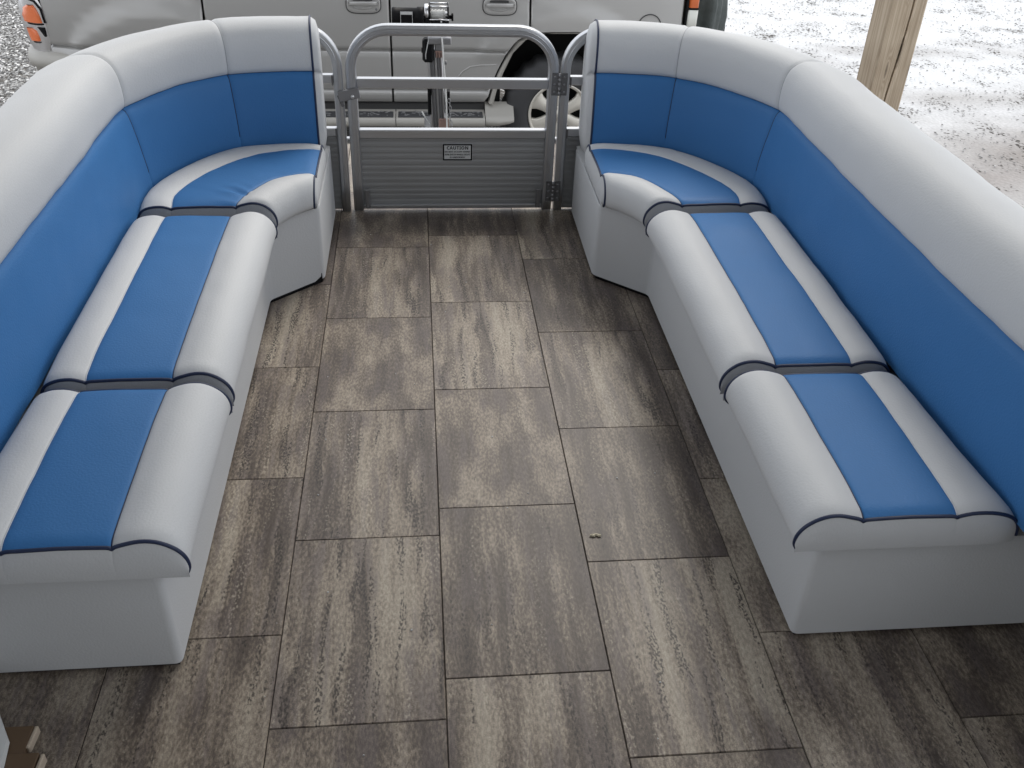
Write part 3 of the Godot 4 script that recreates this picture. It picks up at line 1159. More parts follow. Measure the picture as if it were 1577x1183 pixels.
func flank(st: SurfaceTool, xa: float, xb: float, top: Callable, bottom: Callable, bulge: Callable) -> void:
	var ys := [0.12, 0.04, -0.05, -0.10, -0.15, -0.20, -0.25, -0.30, -0.36, -0.42, -0.46, -0.478, -0.486, -0.490, -0.500, -0.504, -0.515, -0.55, -0.62, -0.68, -0.72, -0.770, -0.775, -0.778, -0.786, -0.790, -0.80, -0.82, -0.84, -0.862, -0.875]
	var xs := [xa, xa + 0.003, xa + 0.008, xa + 0.016]
	var n := int(max((xb - xa) / 0.03, 2))
	for k in range(1, n):
		xs.append(xa + 0.016 + (xb - xa - 0.032) * k / n)
	xs.append_array([xb - 0.016, xb - 0.008, xb - 0.003, xb])
	var rows := []
	for x in xs:
		var t: float = top.call(x)
		var b: float = bottom.call(x)
		var d: float = min(x - xa, xb - x)
		var ez := -0.010 * pow(1.0 - min(d / 0.010, 1.0), 2.0)
		var row := []
		for y0 in ys:
			var y: float = clamp(y0, b, t)
			row.append(Vector3(x, y, TRUCK_Z + side_z(y) + ez + bulge.call(x, y)))
		rows.append(row)
	grid(st, rows, true)

func make_wheel(truck: Node3D, at: Vector3, out: float) -> void:
	# out = +1: outer face looks to +z
	var r := 0.425
	var hw := 0.125
	var st := mb()
	var n := 96
	var prof := [[0.232, hw - 0.012], [0.250, hw + 0.004], [0.30, hw + 0.014], [0.36, hw + 0.008], [0.395, hw - 0.004], [r - 0.010, hw - 0.018], [r, hw - 0.045], [r, -hw + 0.045], [r - 0.010, -hw + 0.018], [0.36, -hw - 0.004], [0.24, -hw]]
	var rows := []
	for i in prof.size():
		var row := []
		for k in n + 1:
			var an := TAU * (k % n) / n
			var rr: float = prof[i][0]
			if i >= 4 and i <= 8 and (k % 4) < 2:
				rr -= 0.011
			row.append(at + Vector3(cos(an) * rr, sin(an) * rr, out * prof[i][1]))
		rows.append(row)
	grid(st, rows, out < 0)
	var wh := obj("wheel", st, M.rubber, truck)
	# rim: lip, barrel, then six broad spokes
	var lp := mb()
	lathe(lp, at, Vector3(0, 0, out), [Vector2(0.236, hw - 0.015), Vector2(0.238, hw + 0.004), Vector2(0.230, hw + 0.006), Vector2(0.216, hw - 0.002), Vector2(0.212, hw - 0.02), Vector2(0.205, -0.04)], 48)
	obj("rim", lp, M.rim, wh)
	var bk := mb()
	lathe(bk, at, Vector3(0, 0, out), [Vector2(0.0, 0.0), Vector2(0.21, -0.01)], 32)
	obj("brake_drum", bk, M.gap, wh)
	var sp := mb()
	for k in 6:
		var a0 := TAU * (k + 0.5) / 6.0
		var rows2 := []
		for e in [[0.05, 0.040, hw - 0.004], [0.09, 0.041, hw - 0.002], [0.13, 0.043, hw - 0.002], [0.17, 0.052, hw - 0.004], [0.20, 0.072, hw - 0.010], [0.217, 0.092, hw - 0.014]]:
			var row := []
			var dir := Vector3(cos(a0), sin(a0), 0)
			var sd := Vector3(-sin(a0), cos(a0), 0)
			for f in [[-1.0, -0.035], [-1.0, -0.008], [-0.8, 0.0], [0.0, 0.004], [0.8, 0.0], [1.0, -0.008], [1.0, -0.035]]:
				row.append(at + dir * e[0] + sd * e[1] * f[0] + Vector3(0, 0, out * (e[2] + f[1])))
			rows2.append(row)
		grid(sp, rows2, out > 0)
	obj("spokes", sp, M.rim, wh)
	var hb := mb()
	lathe(hb, at, Vector3(0, 0, out), [Vector2(0.075, hw - 0.035), Vector2(0.072, hw - 0.004), Vector2(0.060, hw + 0.002), Vector2(0.034, hw + 0.004), Vector2(0.032, hw + 0.012), Vector2(0.0, hw + 0.014)], 28)
	obj("hub_cap", hb, M.rim, wh)
	for k in 6:
		var nt := mb()
		var an := TAU * k / 6.0
		lathe(nt, at + Vector3(cos(an) * 0.050, sin(an) * 0.050, out * (hw - 0.002)), Vector3(0, 0, out), [Vector2(0.009, 0), Vector2(0.008, 0.008), Vector2(0, 0.010)], 6)
		obj("wheel_nut", nt, M.darksteel, wh)

func make_truck() -> void:
	var t := thing("parked_truck", "pewter four door truck parked sideways beyond the boat's bow gate", "truck", Vector3.ZERO)
	var Z := TRUCK_Z
	var arch_out := [[0.515, -0.875], [0.538, -0.78], [0.583, -0.65], [0.650, -0.51], [0.720, -0.41], [0.83, -0.352], [0.98, -0.344], [1.165, -0.342], [1.265, -0.356], [1.36, -0.396], [1.450, -0.495], [1.518, -0.64], [1.565, -0.775], [1.635, -0.875]]
	var arch_in := [[0.565, -0.885], [0.588, -0.78], [0.634, -0.645], [0.702, -0.50], [0.790, -0.408], [0.88, -0.372], [0.983, -0.357], [1.165, -0.355], [1.26, -0.370], [1.35, -0.408], [1.438, -0.50], [1.506, -0.645], [1.552, -0.78], [1.62, -0.885]]
	var flat0 := func(_x: float, _y: float) -> float: return 0.0
	var belt := func(_x: float) -> float: return 0.12
	var sill := func(_x: float) -> float: return -0.875
	# front door
	var fd := mb()
	flank(fd, -1.463, -0.186, belt, sill, flat0)
	obj("front_door", fd, M.paint, t)
	# rear door, cut away round the wheel arch
	var rd := mb()
	# the flank swells into a flare round the wheel
	var flare := func(x: float, y: float) -> float:
		var d: float = Vector2(x, y).distance_to(Vector2(1.07, -0.95))
		return 0.026 * smoothstep(0.80, 0.73, d) if y > -0.484 else 0.026 * smoothstep(0.80, 0.73, d) * smoothstep(-0.56, -0.486, y)
	flank(rd, -0.174, 0.812, belt, func(x: float) -> float: return poly_y(arch_out, x, -0.875), flare)
	var rdo := obj("rear_door", rd, M.paint, t)
	var me := mb()
	tube(me, [Vector3(0.292, -0.72, Z - 0.001), Vector3(0.305, -0.68, Z + 0.002), Vector3(0.335, -0.64, Z + 0.004), Vector3(0.39, -0.607, Z + 0.004), Vector3(0.47, -0.594, Z + 0.004), Vector3(0.59, -0.589, Z + 0.004)], 0.006, 6)
	obj("moulding_edge", me, M.paint, rdo)
	# rear quarter
	var rq := mb()
	var tailc := func(x: float, y: float) -> float: return flare.call(x, y) - 0.06 * pow(clamp((x - 1.75) / 0.25, 0, 1), 2.0)
	flank(rq, 0.824, 1.945, belt, func(x: float) -> float: return poly_y(arch_out, x, -0.875), tailc)
	var quarter := obj("rear_quarter", rq, M.paint, t)
	# front fender with a swollen wheel arch and a nose that curls inward
	var ff := mb()
	var nose := func(x: float, y: float) -> float:
		var c: float = clamp((-2.28 - x) / 0.42, 0, 1)
		var cx := -1.80
		var d: float = Vector2(x, y * 1.0).distance_to(Vector2(cx, -0.98))
		var lip: float = 0.030 * clamp((0.80 - d) / 0.05, 0, 1) * (1.0 if d > 0.3 else 1.0)
		return lip - 0.09 * c * c
	var ftop := func(x: float) -> float: return 0.03 - 0.14 * pow(clamp((-1.47 - x) / 1.2, 0, 1), 2.0)
	var arch_f := func(x: float) -> float:
		var d: float = abs(x + 1.80)
		return -0.98 + sqrt(max(0.0, 0.60 * 0.60 - d * d)) if d < 0.59 else -0.875
	flank(ff, -2.56, -1.475, ftop, arch_f, nose)
	obj("front_fender", ff, M.paint, t)
	# flange round the rear arch
	var fl := mb()
	var rows := [[], [], [], []]
	for i in arch_in.size():
		var o := Vector2(arch_out[i][0], arch_out[i][1])
		var n2 := Vector2(arch_in[i][0], arch_in[i][1])
		var mid := Vector2(1.07, -0.9)
		o = o.move_toward(mid, 0.014)
		rows[0].append(Vector3(o.x, o.y, Z + side_z(o.y) - 0.012))
		rows[1].append(Vector3(o.x, o.y, Z + 0.010).move_toward(Vector3(mid.x, mid.y, Z + 0.010), 0.006))
		rows[2].append(Vector3(n2.x, n2.y, Z + 0.022))
		rows[3].append(Vector3(n2.x, n2.y, Z - 0.05))
	grid(fl, rows)
	obj("wheel_arch_lip", fl, M.paint_low, t)
	# dark body core behind the panels, so gaps and wheel housing read black
	var core := mb(false)
	box(core, Vector3(-0.32, -0.13, Z - 0.88), Vector3(4.40, 0.46, 1.68), 0.02)
	box(core, Vector3(-0.46, -0.60, Z - 0.88), Vector3(1.80, 0.62, 1.68), 0.02)
	box(core, Vector3(0.0, -0.66, Z - 1.1), Vector3(4.9, 0.5, 1.1), 0.02)
	box(core, Vector3(0.51, -0.64, Z - 0.42), Vector3(0.24, 0.56, 0.55), 0.01)
	obj("body_core", core, M.gap, t)
	# far flank, hood and tail closing panels
	var hull := mb(false)
	box(hull, Vector3(-0.32, -0.35, Z - 1.76), Vector3(4.5, 0.95, 0.06), 0.02)
	box(hull, Vector3(1.955, -0.33, Z - 0.90), Vector3(0.04, 0.92, 1.62), 0.015)
	obj("body_shell", hull, M.paint, t)
	var hood := mb()
	var hr := []
	for i in 13:
		var x: float = lerp(-1.47, -2.62, i / 12.0)
		var yy: float = ftop.call(x) + 0.0
		var row := []
		for k in 13:
			var w := k / 12.0
			var zz: float = lerp(Z - 0.012 + nose.call(x, 0.0), Z - 1.76 - nose.call(x, 0.0), w)
			row.append(Vector3(x, yy + 0.10 * sin(w * PI), zz))
		hr.append(row)
	grid(hood, hr)
	obj("hood", hood, M.paint, t)
	var gr := mb(false)
	box(gr, Vector3(-2.64, -0.32, Z - 0.88), Vector3(0.10, 0.44, 1.30), 0.03)
	obj("grille", gr, M.plastic, t)
	# cabin above the belt line
	var cab := mb()
	var cr := []
	for e in [[0.12, -1.30, 1.93, 0.03], [0.30, -1.02, 1.90, 0.09], [0.46, -0.78, 1.86, 0.15], [0.50, -0.70, 1.80, 0.20]]:
		cr.append([Vector3(e[1], e[0], Z - e[3]), Vector3(e[2], e[0], Z - e[3]), Vector3(e[2], e[0], Z - 1.76 + e[3]), Vector3(e[1], e[0], Z - 1.76 + e[3]), Vector3(e[1], e[0], Z - e[3])])
	cab.set_smooth_group(-1)
	grid(cab, cr, true)
	tri(cab, cr[3][0], cr[3][1], cr[3][2])
	tri(cab, cr[3][0], cr[3][2], cr[3][3])
	obj("cabin", cab, M.paint, t)
	for e in [[-0.88, -0.24], [-0.14, 0.74], [0.84, 1.70]]:
		var gs := mb(false)
		var zt := 0.165
		var zb := 0.055
		var q4 := [Vector3(e[0] - (0.22 if e[0] < -0.5 else 0.0), 0.16, Z - zb + 0.025), Vector3(e[1], 0.16, Z - zb + 0.025), Vector3(e[1] - 0.02, 0.43, Z - zt + 0.05), Vector3(e[0] + 0.08, 0.43, Z - zt + 0.05)]
		var dz := Vector3(0, 0, 0.02)
		tri(gs, q4[0], q4[2], q4[1])
		tri(gs, q4[0], q4[3], q4[2])
		for i in 4:
			tri(gs, q4[i], q4[(i + 1) % 4], q4[(i + 1) % 4] - dz)
			tri(gs, q4[i], q4[(i + 1) % 4] - dz, q4[i] - dz)
		obj("side_window", gs, M.glass, t)
	# door handles
	for hx in [-0.362, 0.598]:
		var cup := mb()
		var cx := Vector3(hx, -0.178, Z)
		var loops := []
		for e in [[0.120, 0.062, 0.006, 0.0], [0.112, 0.054, 0.013, 0.0], [0.100, 0.044, 0.012, 0.0], [0.085, 0.030, 0.009, 0.010], [0.0, 0.0, 0.0075, 0.012]]:
			var row := []
			for k in 33:
				var an := TAU * (k % 32) / 32
				var cc := cos(an)
				var ss := sin(an)
				var px: float = sign(cc) * pow(abs(cc), 0.55) * e[0]
				var py: float = sign(ss) * pow(abs(ss), 0.65) * e[1] + e[3]
				row.append(cx + Vector3(px, py, 0.004 + e[2]))
			loops.append(row)
		grid(cup, loops, true)
		var hd := obj("door_handle", cup, M.paint, t)
		var rim := mb()
		tube(rim, loops[0].slice(0, 32), 0.004, 6, true)
		obj("handle_seal", rim, M.plastic, hd)
		var rec := mb(false)
		box(rec, cx + Vector3(-0.005, 0.034, 0.0125), Vector3(0.135, 0.022, 0.004), 0.002)
		obj("hand_recess", rec, M.plastic, hd)
		var pull := mb()
		sweep(pull, [cx + Vector3(-0.098, 0.006, 0.018), cx + Vector3(-0.085, 0.008, 0.032), cx + Vector3(-0.04, 0.009, 0.036), cx + Vector3(0.04, 0.010, 0.036), cx + Vector3(0.085, 0.011, 0.032), cx + Vector3(0.098, 0.012, 0.018)], rrect(0.014, 0.026, 0.006), Vector3(0, 1, 0))
		obj("handle_pull", pull, M.paint, hd)
		var lower := mb()
		tube(lower, [cx + Vector3(-0.07, -0.016, 0.014), cx + Vector3(-0.045, -0.026, 0.017), cx + Vector3(0.02, -0.028, 0.017), cx + Vector3(0.06, -0.018, 0.014)], 0.005, 6)
		obj("handle_lip", lower, M.paint, hd)
		if hx < 0:
			var lk := mb()
			lathe(lk, cx + Vector3(0.088, -0.032, 0.012), Vector3(0, 0, 1), [Vector2(0.009, 0), Vector2(0.008, 0.005), Vector2(0, 0.004)], 12)
			obj("lock", lk, M.darksteel, hd)
	# fuel flap
	var fu := mb()
	var pts := []
	for k in 28:
		var an := TAU * k / 28
		pts.append(Vector3(1.695 + cos(an) * 0.085, -0.305 + sin(an) * 0.085, Z + side_z(-0.3) + 0.001))
	tube(fu, pts, 0.004, 5, true)
	obj("fuel_flap_gap", fu, M.plastic, quarter)
	# tail lamp at the right end
	var tl := mb(false)
	box(tl, Vector3(1.972, -0.10, Z - 0.055), Vector3(0.016, 0.42, 0.06), 0.003)
	obj("lamp_gasket", tl, M.black, t)
	var tp := mb()
	sweep(tp, [Vector3(2.018, -0.178, Z - 0.07), Vector3(2.018, 0.12, Z - 0.07)], rrect(0.075, 0.10, 0.02, 4), Vector3(0, 0, 1))
	var tlamp := obj("tail_lamp", tp, M.amber, t)
	var tw := mb()
	sweep(tw, [Vector3(2.016, -0.34, Z - 0.07), Vector3(2.018, -0.195, Z - 0.07)], rrect(0.080, 0.10, 0.02, 4), Vector3(0, 0, 1))
	obj("reverse_lens", tw, M.clear, tlamp)
	var td := mb(false)
	box(td, Vector3(2.016, -0.187, Z - 0.07), Vector3(0.082, 0.012, 0.098), 0.002)
	obj("lens_divider", td, M.black, tlamp)
	# front lamp cluster at the left end, wrapping round the nose
	var zl := func(x: float) -> float: return Z + 0.006 - 0.09 * pow(clamp((-2.28 - x) / 0.42, 0, 1), 2.0) - 0.35 * pow(max(0.0, -2.60 - x), 1.6)
	var lens := func(called: String, poly: Array, proud: float, m: Material, parent: Node) -> MeshInstance3D:
		# poly: rows of [y, xl, xr]
		var rws := []
		for r in poly:
			var row := []
			for k in 9:
				var x: float = lerp(r[1], r[2], k / 8.0)
				var ed: float = 1.0 - pow(abs(k / 4.0 - 1.0), 4.0)
				row.append(Vector3(x, r[0], zl.call(x) + proud * ed))
			rws.append(row)
		var s := mb()
		grid(s, rws, true)
		return obj(called, s, m, parent)
	var fx: MeshInstance3D = lens.call("front_lamp_housing", [[-0.17, -2.70, -2.585], [-0.22, -2.725, -2.562], [-0.30, -2.735, -2.548], [-0.42, -2.73, -2.545], [-0.50, -2.71, -2.556], [-0.535, -2.69, -2.572]], 0.008, M.chrome, t)
	fx.set_meta("label", "front corner lamp with two amber lenses")
	lens.call("amber_lens", [[-0.228, -2.665, -2.612], [-0.25, -2.705, -2.592], [-0.30, -2.722, -2.574], [-0.342, -2.718, -2.568]], 0.028, M.amber, fx)
	lens.call("amber_lens", [[-0.385, -2.712, -2.66], [-0.402, -2.713, -2.625], [-0.44, -2.708, -2.614], [-0.468, -2.702, -2.614]], 0.024, M.amber, fx)
	lens.call("lamp_gasket", [[-0.346, -2.70, -2.562], [-0.356, -2.70, -2.561]], 0.026, M.black, fx)
	lens.call("dark_reflector", [[-0.372, -2.625, -2.562], [-0.40, -2.605, -2.561], [-0.432, -2.580, -2.565]], 0.020, M.black, fx)
	lens.call("lamp_gasket", [[-0.474, -2.682, -2.612], [-0.481, -2.681, -2.614]], 0.022, M.black, fx)
	var bz := mb()
	tube(bz, [Vector3(-2.655, -0.185, zl.call(-2.655) + 0.012), Vector3(-2.60, -0.20, zl.call(-2.60) + 0.012), Vector3(-2.565, -0.25, zl.call(-2.565) + 0.012), Vector3(-2.553, -0.34, zl.call(-2.553) + 0.012)], 0.007, 6)
	obj("lamp_seal", bz, M.black, fx)
	# front bumper
	var bu := mb()
	var br := []
	for e in [[-0.515, -0.09], [-0.540, 0.0], [-0.546, 0.03], [-0.553, 0.055], [-0.60, 0.075], [-0.64, 0.065], [-0.655, 0.03], [-0.74, 0.02], [-0.78, -0.02]]:
		var row := []
		for s in [[-2.30, 0.0], [-2.50, -0.01], [-2.62, -0.05], [-2.70, -0.12], [-2.74, -0.22], [-2.76, -0.5], [-2.76, -1.3]]:
			var dn := Vector3(-0.5, 0, 1).normalized() if s[0] < -2.55 and s[0] > -2.75 else (Vector3(-1, 0, 0) if s[0] <= -2.75 else Vector3(0, 0, 1))
			row.append(Vector3(s[0], e[0], Z + s[1]) + dn * e[1])
		br.append(row)
	grid(bu, br)
	obj("front_bumper", bu, M.paint_low, t)
	# rocker and running board
	var rk := mb(false)
	box(rk, Vector3(-0.42, -0.92, Z - 0.055), Vector3(1.86, 0.07, 0.05), 0.01)
	obj("rocker", rk, M.plastic, t)
	for e in [[-1.30, -0.166], [-0.160, 0.50]]:
		var rb := mb()
		var rws := []
		for x in [e[0], e[0] + 0.004, e[1] - 0.004, e[1]]:
			rws.append([Vector3(x, -0.930, Z - 0.06), Vector3(x, -0.944, Z + 0.02), Vector3(x, -0.950, Z + 0.125), Vector3(x, -0.957, Z + 0.142), Vector3(x, -1.005, Z + 0.146), Vector3(x, -1.013, Z + 0.13), Vector3(x, -1.013, Z - 0.06)])
		grid(rb, rws)
		var bo := obj("running_board", rb, M.paint_low, t)
		var tr := mb(false)
		box(tr, Vector3((e[0] + e[1]) / 2, -0.945, Z + 0.055), Vector3(e[1] - e[0] - 0.03, 0.008, 0.125), 0.002)
		obj("tread_mat", tr, M.rubber, bo)
		# dirty snow lying on the step
		var sn := mb()
		var rng := RandomNumberGenerator.new()
		rng.seed = 31
		for k in 90:
			var c := Vector3(rng.randf_range(e[0] + 0.03, e[1] - 0.03), -0.940, Z + rng.randf_range(0.0, 0.10))
			var s := Vector3(rng.randf_range(0.004, 0.018), rng.randf_range(0.002, 0.005), rng.randf_range(0.004, 0.010))
			lump(sn, c, s, k)
		var sno := obj("snow_clods", sn, M.snow, bo)
		sno.set_meta("kind", "stuff")
	# the board's end that curls up behind the wheel
	var re := mb()
	var er := []
	for e in [[0.505, 0.146, -1.005], [0.60, 0.144, -1.0], [0.68, 0.13, -0.99], [0.72, 0.10, -0.985]]:
		er.append([Vector3(e[0], -0.88, Z - 0.05), Vector3(e[0], -0.90, Z + 0.0), Vector3(e[0], -0.945, Z + 0.07), Vector3(e[0], -0.957, Z + e[1]), Vector3(e[0], e[2], Z + e[1] + 0.004), Vector3(e[0], e[2] - 0.01, Z - 0.05)])
	grid(re, er)
	obj("running_board_end", re, M.paint_low, t)
	for at in [Vector3(1.074, -0.965, Z - 0.135), Vector3(-1.80, -0.965, Z - 0.135)]:
		make_wheel(t, at, 1.0)
	for at in [Vector3(1.074, -0.965, Z - 1.64), Vector3(-1.80, -0.965, Z - 1.64)]:
		make_wheel(t, at, -1.0)

func lump(st: SurfaceTool, c: Vector3, s: Vector3, sd: int) -> void:
	var rows := []
	for i in 5:
		var th := PI * i / 4.0
		var row := []
		for k in 7:
			var an := TAU * (k % 6) / 6
			var w := 1.0 + 0.35 * sin(sd * 1.7 + (k % 6) * 2.3 + i * 1.3)
			row.append(c + Vector3(sin(th) * cos(an) * s.x * w, cos(th) * s.y, sin(th) * sin(an) * s.z * w))
		rows.append(row)
	grid(st, rows)

# ------------------------------------------------------------------ ground, shelter, small things
func make_ground() -> void:
	var snow := ground_texture(1024, 300, 0.62)
	var grav := ground_texture(1024, 400, 0.10)
	M.ground = mat(Color.WHITE, 0.9)
	M.ground.albedo_texture = snow[0]
	M.ground.normal_enabled = true
	M.ground.normal_texture = snow[1]
	M.ground.normal_scale = 0.7
	M.ground.vertex_color_use_as_albedo = true
	M.gravel = mat(Color.WHITE, 0.9)
	M.gravel.albedo_texture = grav[0]
	M.gravel.normal_enabled = true
	M.gravel.normal_texture = grav[1]
	M.gravel.normal_scale = 1.0
	var xs := [-120.0, -60.0, -25.0]
	for k in 81:
		xs.append(-14.0 + k * 0.4)
	xs.append_array([25.0, 60.0, 120.0])
	var zs := [-160.0, -80.0, -40.0, -25.0]
	for k in 51:
		zs.append(-18.0 + k * 0.4)
	zs.append_array([8.0, 30.0, 80.0])
	var nz := FastNoiseLite.new()
	nz.seed = 9
	nz.frequency = 0.35
	nz.fractal_octaves = 4
	var st := mb()
	var P := []
	var Cc := []
	for z in zs:
		var row := []
		var crow := []
		for x in xs:
			var n := nz.get_noise_2d(x, z)
			row.append(Vector3(x, GROUND_Y + 0.015 * n, z))
			# wet tracks where the snow has been driven to slush
			var zz: float = z + 0.18 * (x - 4.0) + 0.5 * n
			var track: float = exp(-pow((zz + 6.9) / 1.0, 2.0)) + 0.55 * exp(-pow((zz + 8.6) / 0.22, 2.0)) + 0.4 * exp(-pow((zz + 9.9) / 0.2, 2.0))
			track = clamp(track * (0.95 + 0.6 * n), 0.0, 1.0) if x > 1.0 else 0.0
			crow.append(Color(1, 1, 1).lerp(Color(0.40, 0.355, 0.325), track))
		P.append(row)
		Cc.append(crow)
	for i in P.size() - 1:
		for j in xs.size() - 1:
			for k in [[i, j], [i + 1, j + 1], [i + 1, j], [i, j], [i, j + 1], [i + 1, j + 1]]:
				var v: Vector3 = P[k[0]][k[1]]
				st.set_color(Cc[k[0]][k[1]])
				st.set_uv(Vector2(v.x / 5.3, v.z / 5.3))
				st.add_vertex(v)
	st.generate_normals()
	st.generate_tangents()
	var o := MeshInstance3D.new()
	o.name = "ground"
	o.mesh = st.commit()
	o.material_override = M.ground
	o.set_meta("kind", "structure")
	add_child(o, true)
	# gravel yard under and left of the shelter, 4 mm and more above
	var g2 := mb()
	var rows := []
	for i in 31:
		var z := -13.0 + i * 0.6
		var row := []
		for j in 31:
			var w := j / 30.0
			var right := 1.2 + 1.2 * nz.get_noise_2d(z * 2.0, 50.0)
			if z < -8.2:
				right = lerp(-1.5, 1.2, clamp((z + 13.0) / 4.8, 0, 1))
			row.append(Vector3(lerp(-9.5 + nz.get_noise_2d(z, 9.0), right, w), 0, z))
		rows.append(row)
	for i in 30:
		for j in 30:
			for k in [[i, j], [i + 1, j + 1], [i + 1, j], [i, j], [i, j + 1], [i + 1, j + 1]]:
				var v: Vector3 = rows[k[0]][k[1]]
				var n := nz.get_noise_2d(v.x, v.z)
				g2.set_uv(Vector2(v.x / 3.1, v.z / 3.1))
				g2.add_vertex(Vector3(v.x, GROUND_Y + 0.015 * n + 0.010, v.z))
	g2.generate_normals()
	g2.generate_tangents()
	var o2 := MeshInstance3D.new()
	o2.name = "gravel_yard"
	o2.mesh = g2.commit()
	o2.material_override = M.gravel
	o2.set_meta("kind", "structure")
	add_child(o2, true)
	# loose stones
	var sm := mb(false)
	lump(sm, Vector3.ZERO, Vector3(1, 0.7, 0.85), 3)
	sm.generate_normals()
	var mm := MultiMesh.new()
	mm.transform_format = MultiMesh.TRANSFORM_3D
	mm.use_colors = true
	mm.mesh = sm.commit()
	var rng := RandomNumberGenerator.new()
	rng.seed = 4
	var tr := []
	var cols := []
	for k in 50000:
		var x: float
		var z: float
		var s: float
		if k < 34000:
			x = rng.randf_range(-5.6, -2.6)
			z = rng.randf_range(-12.6, -7.0)
			s = rng.randf_range(0.006, 0.018)
		else:
			x = rng.randf_range(0.5, 11.0)
			z = rng.randf_range(-14.0, -4.5)
			if nz.get_noise_2d(x * 1.5 + 30.0, z * 5.0) < rng.randf_range(-0.35, 0.45):
				continue
			s = rng.randf_range(0.004, 0.012)
		var b := Basis(Vector3.UP, rng.randf() * TAU).scaled(Vector3(s, s * 0.8, s))
		tr.append(Transform3D(b, Vector3(x, GROUND_Y + 0.015 * nz.get_noise_2d(x, z) + 0.012, z)))
		var v := 0.07 + 0.45 * pow(rng.randf(), 1.3)
		if rng.randf() < 0.09 and k < 34000:
			v = 0.8
		if k >= 34000:
			v = 0.20 + 0.6 * v
		cols.append(Color(v * 1.02, v, v * 0.97))
	mm.instance_count = tr.size()
	for k in tr.size():
		mm.set_instance_transform(k, tr[k])
		mm.set_instance_color(k, cols[k])
	var mi := MultiMeshInstance3D.new()
	mi.name = "gravel"
	mi.multimesh = mm
	var gm := mat(Color.WHITE, 0.85)
	gm.vertex_color_use_as_albedo = true
	mi.material_override = gm
	tag(mi, "loose crushed stone scattered over the snowy yard", "gravel")
	mi.set_meta("kind", "stuff")
	add_child(mi, true)

func make_post(x: float, z: float, label: String, group := "") -> void:
	var p := thing("shelter_post", label, "post", Vector3(x, GROUND_Y, z), group)
	var s := mb(false)
	var w := 0.14
	var h := 4.45
	# four faces with uv, softened corners, and a long check open in the front face
	var put := func(v: Vector3, u: float) -> void:
		s.set_uv(Vector2(u, 1.0 - v.y / 2.6))
		s.add_vertex(v)
	var c := 0.006
	var ring := [Vector2(-w / 2 + c, w / 2), Vector2(w / 2 - c, w / 2), Vector2(w / 2, w / 2 - c), Vector2(w / 2, -w / 2 + c), Vector2(w / 2 - c, -w / 2), Vector2(-w / 2 + c, -w / 2), Vector2(-w / 2, -w / 2 + c), Vector2(-w / 2, w / 2 - c)]
	for i in 8:
		var a: Vector2 = ring[i]
		var b: Vector2 = ring[(i + 1) % 8]
		if i == 0:
			# front face: columns either side of the crack
			var n := 60
			var cx := []
			for k in n + 1:
				var y := h * k / n
				var t: float = 0.000 + 0.004 * sin(y * 1.9) + 0.003 * sin(y * 7.0) + 0.016 / (1.0 + exp(-(y - 1.80) * 14.0))
				cx.append([y, t])
			for k in n:
				for e in [[cx[k], cx[k + 1]]]:
					var y0: float = e[0][0]
					var y1: float = e[1][0]
					var x0: float = e[0][1]
					var x1: float = e[1][1]
					var g := 0.0036
					var zf := w / 2
					var quads := [[Vector3(a.x, y0, zf), Vector3(x0 - g, y0, zf), Vector3(x1 - g, y1, zf), Vector3(a.x, y1, zf)],
						[Vector3(x0 - g, y0, zf), Vector3(x0, y0, zf - 0.03), Vector3(x1, y1, zf - 0.03), Vector3(x1 - g, y1, zf)],
						[Vector3(x0, y0, zf - 0.03), Vector3(x0 + g, y0, zf), Vector3(x1 + g, y1, zf), Vector3(x1, y1, zf - 0.03)],
						[Vector3(x0 + g, y0, zf), Vector3(b.x, y0, zf), Vector3(b.x, y1, zf), Vector3(x1 + g, y1, zf)]]
					for qd in quads:
						for j in [0, 2, 1, 0, 3, 2]:
							put.call(qd[j], qd[j].x / w + 0.5)
		else:
			var qd := [Vector3(a.x, 0, a.y), Vector3(b.x, 0, b.y), Vector3(b.x, h, b.y), Vector3(a.x, h, a.y)]
			for j in [0, 2, 1, 0, 3, 2]:
				put.call(qd[j], (qd[j].x * 0.2 + qd[j].z) / w * 0.3 + 0.15)
	obj("timber", s, M.wood, p)

func make_shelter() -> void:
	make_post(1.822, -3.58, "weathered square timber post with long crack behind the right seat")
	for e in [[1.822, 0.6, "square timber post on the right, nearer than the cracked one"], [-3.3, -3.58, "square timber post out on the left, front row"], [-3.3, 0.6, "square timber post out on the left, second row"]]:
		make_post(e[0], e[1], e[2])
	var r := thing("shelter_roof", "metal shelter roof on timber beams over the boat", "roof", Vector3.ZERO)
	var s := mb(false)
	box(s, Vector3(-0.75, 3.34, 0.7), Vector3(5.7, 0.05, 8.9), 0.005)
	obj("roof_sheet", s, M.roof, r)
	for z in [-3.58, 0.6, 4.6]:
		var b := mb(false)
		box(b, Vector3(-0.75, 3.15, z), Vector3(5.4, 0.24, 0.09), 0.004)
		obj("beam", b, M.beam, r)
	for k in 5:
		var b := mb(false)
		box(b, Vector3(-3.2 + k * 1.2, 3.291, 0.9), Vector3(0.045, 0.04, 8.7), 0.003)
		obj("purlin", b, M.beam, r)
	var wl := thing("unseen_shelter_wall", "unseen board wall closing the back of the shelter, pale to throw light on the seats", "wall", Vector3.ZERO)  # out of view; there only for the light it sends under the roof
	for k in 22:
		var b := mb(false)
		box(b, Vector3(-3.4 + k * 0.25, 0.95, 4.75), Vector3(0.244, 4.68, 0.03), 0.004)
		obj("board", b, M.siding, wl)

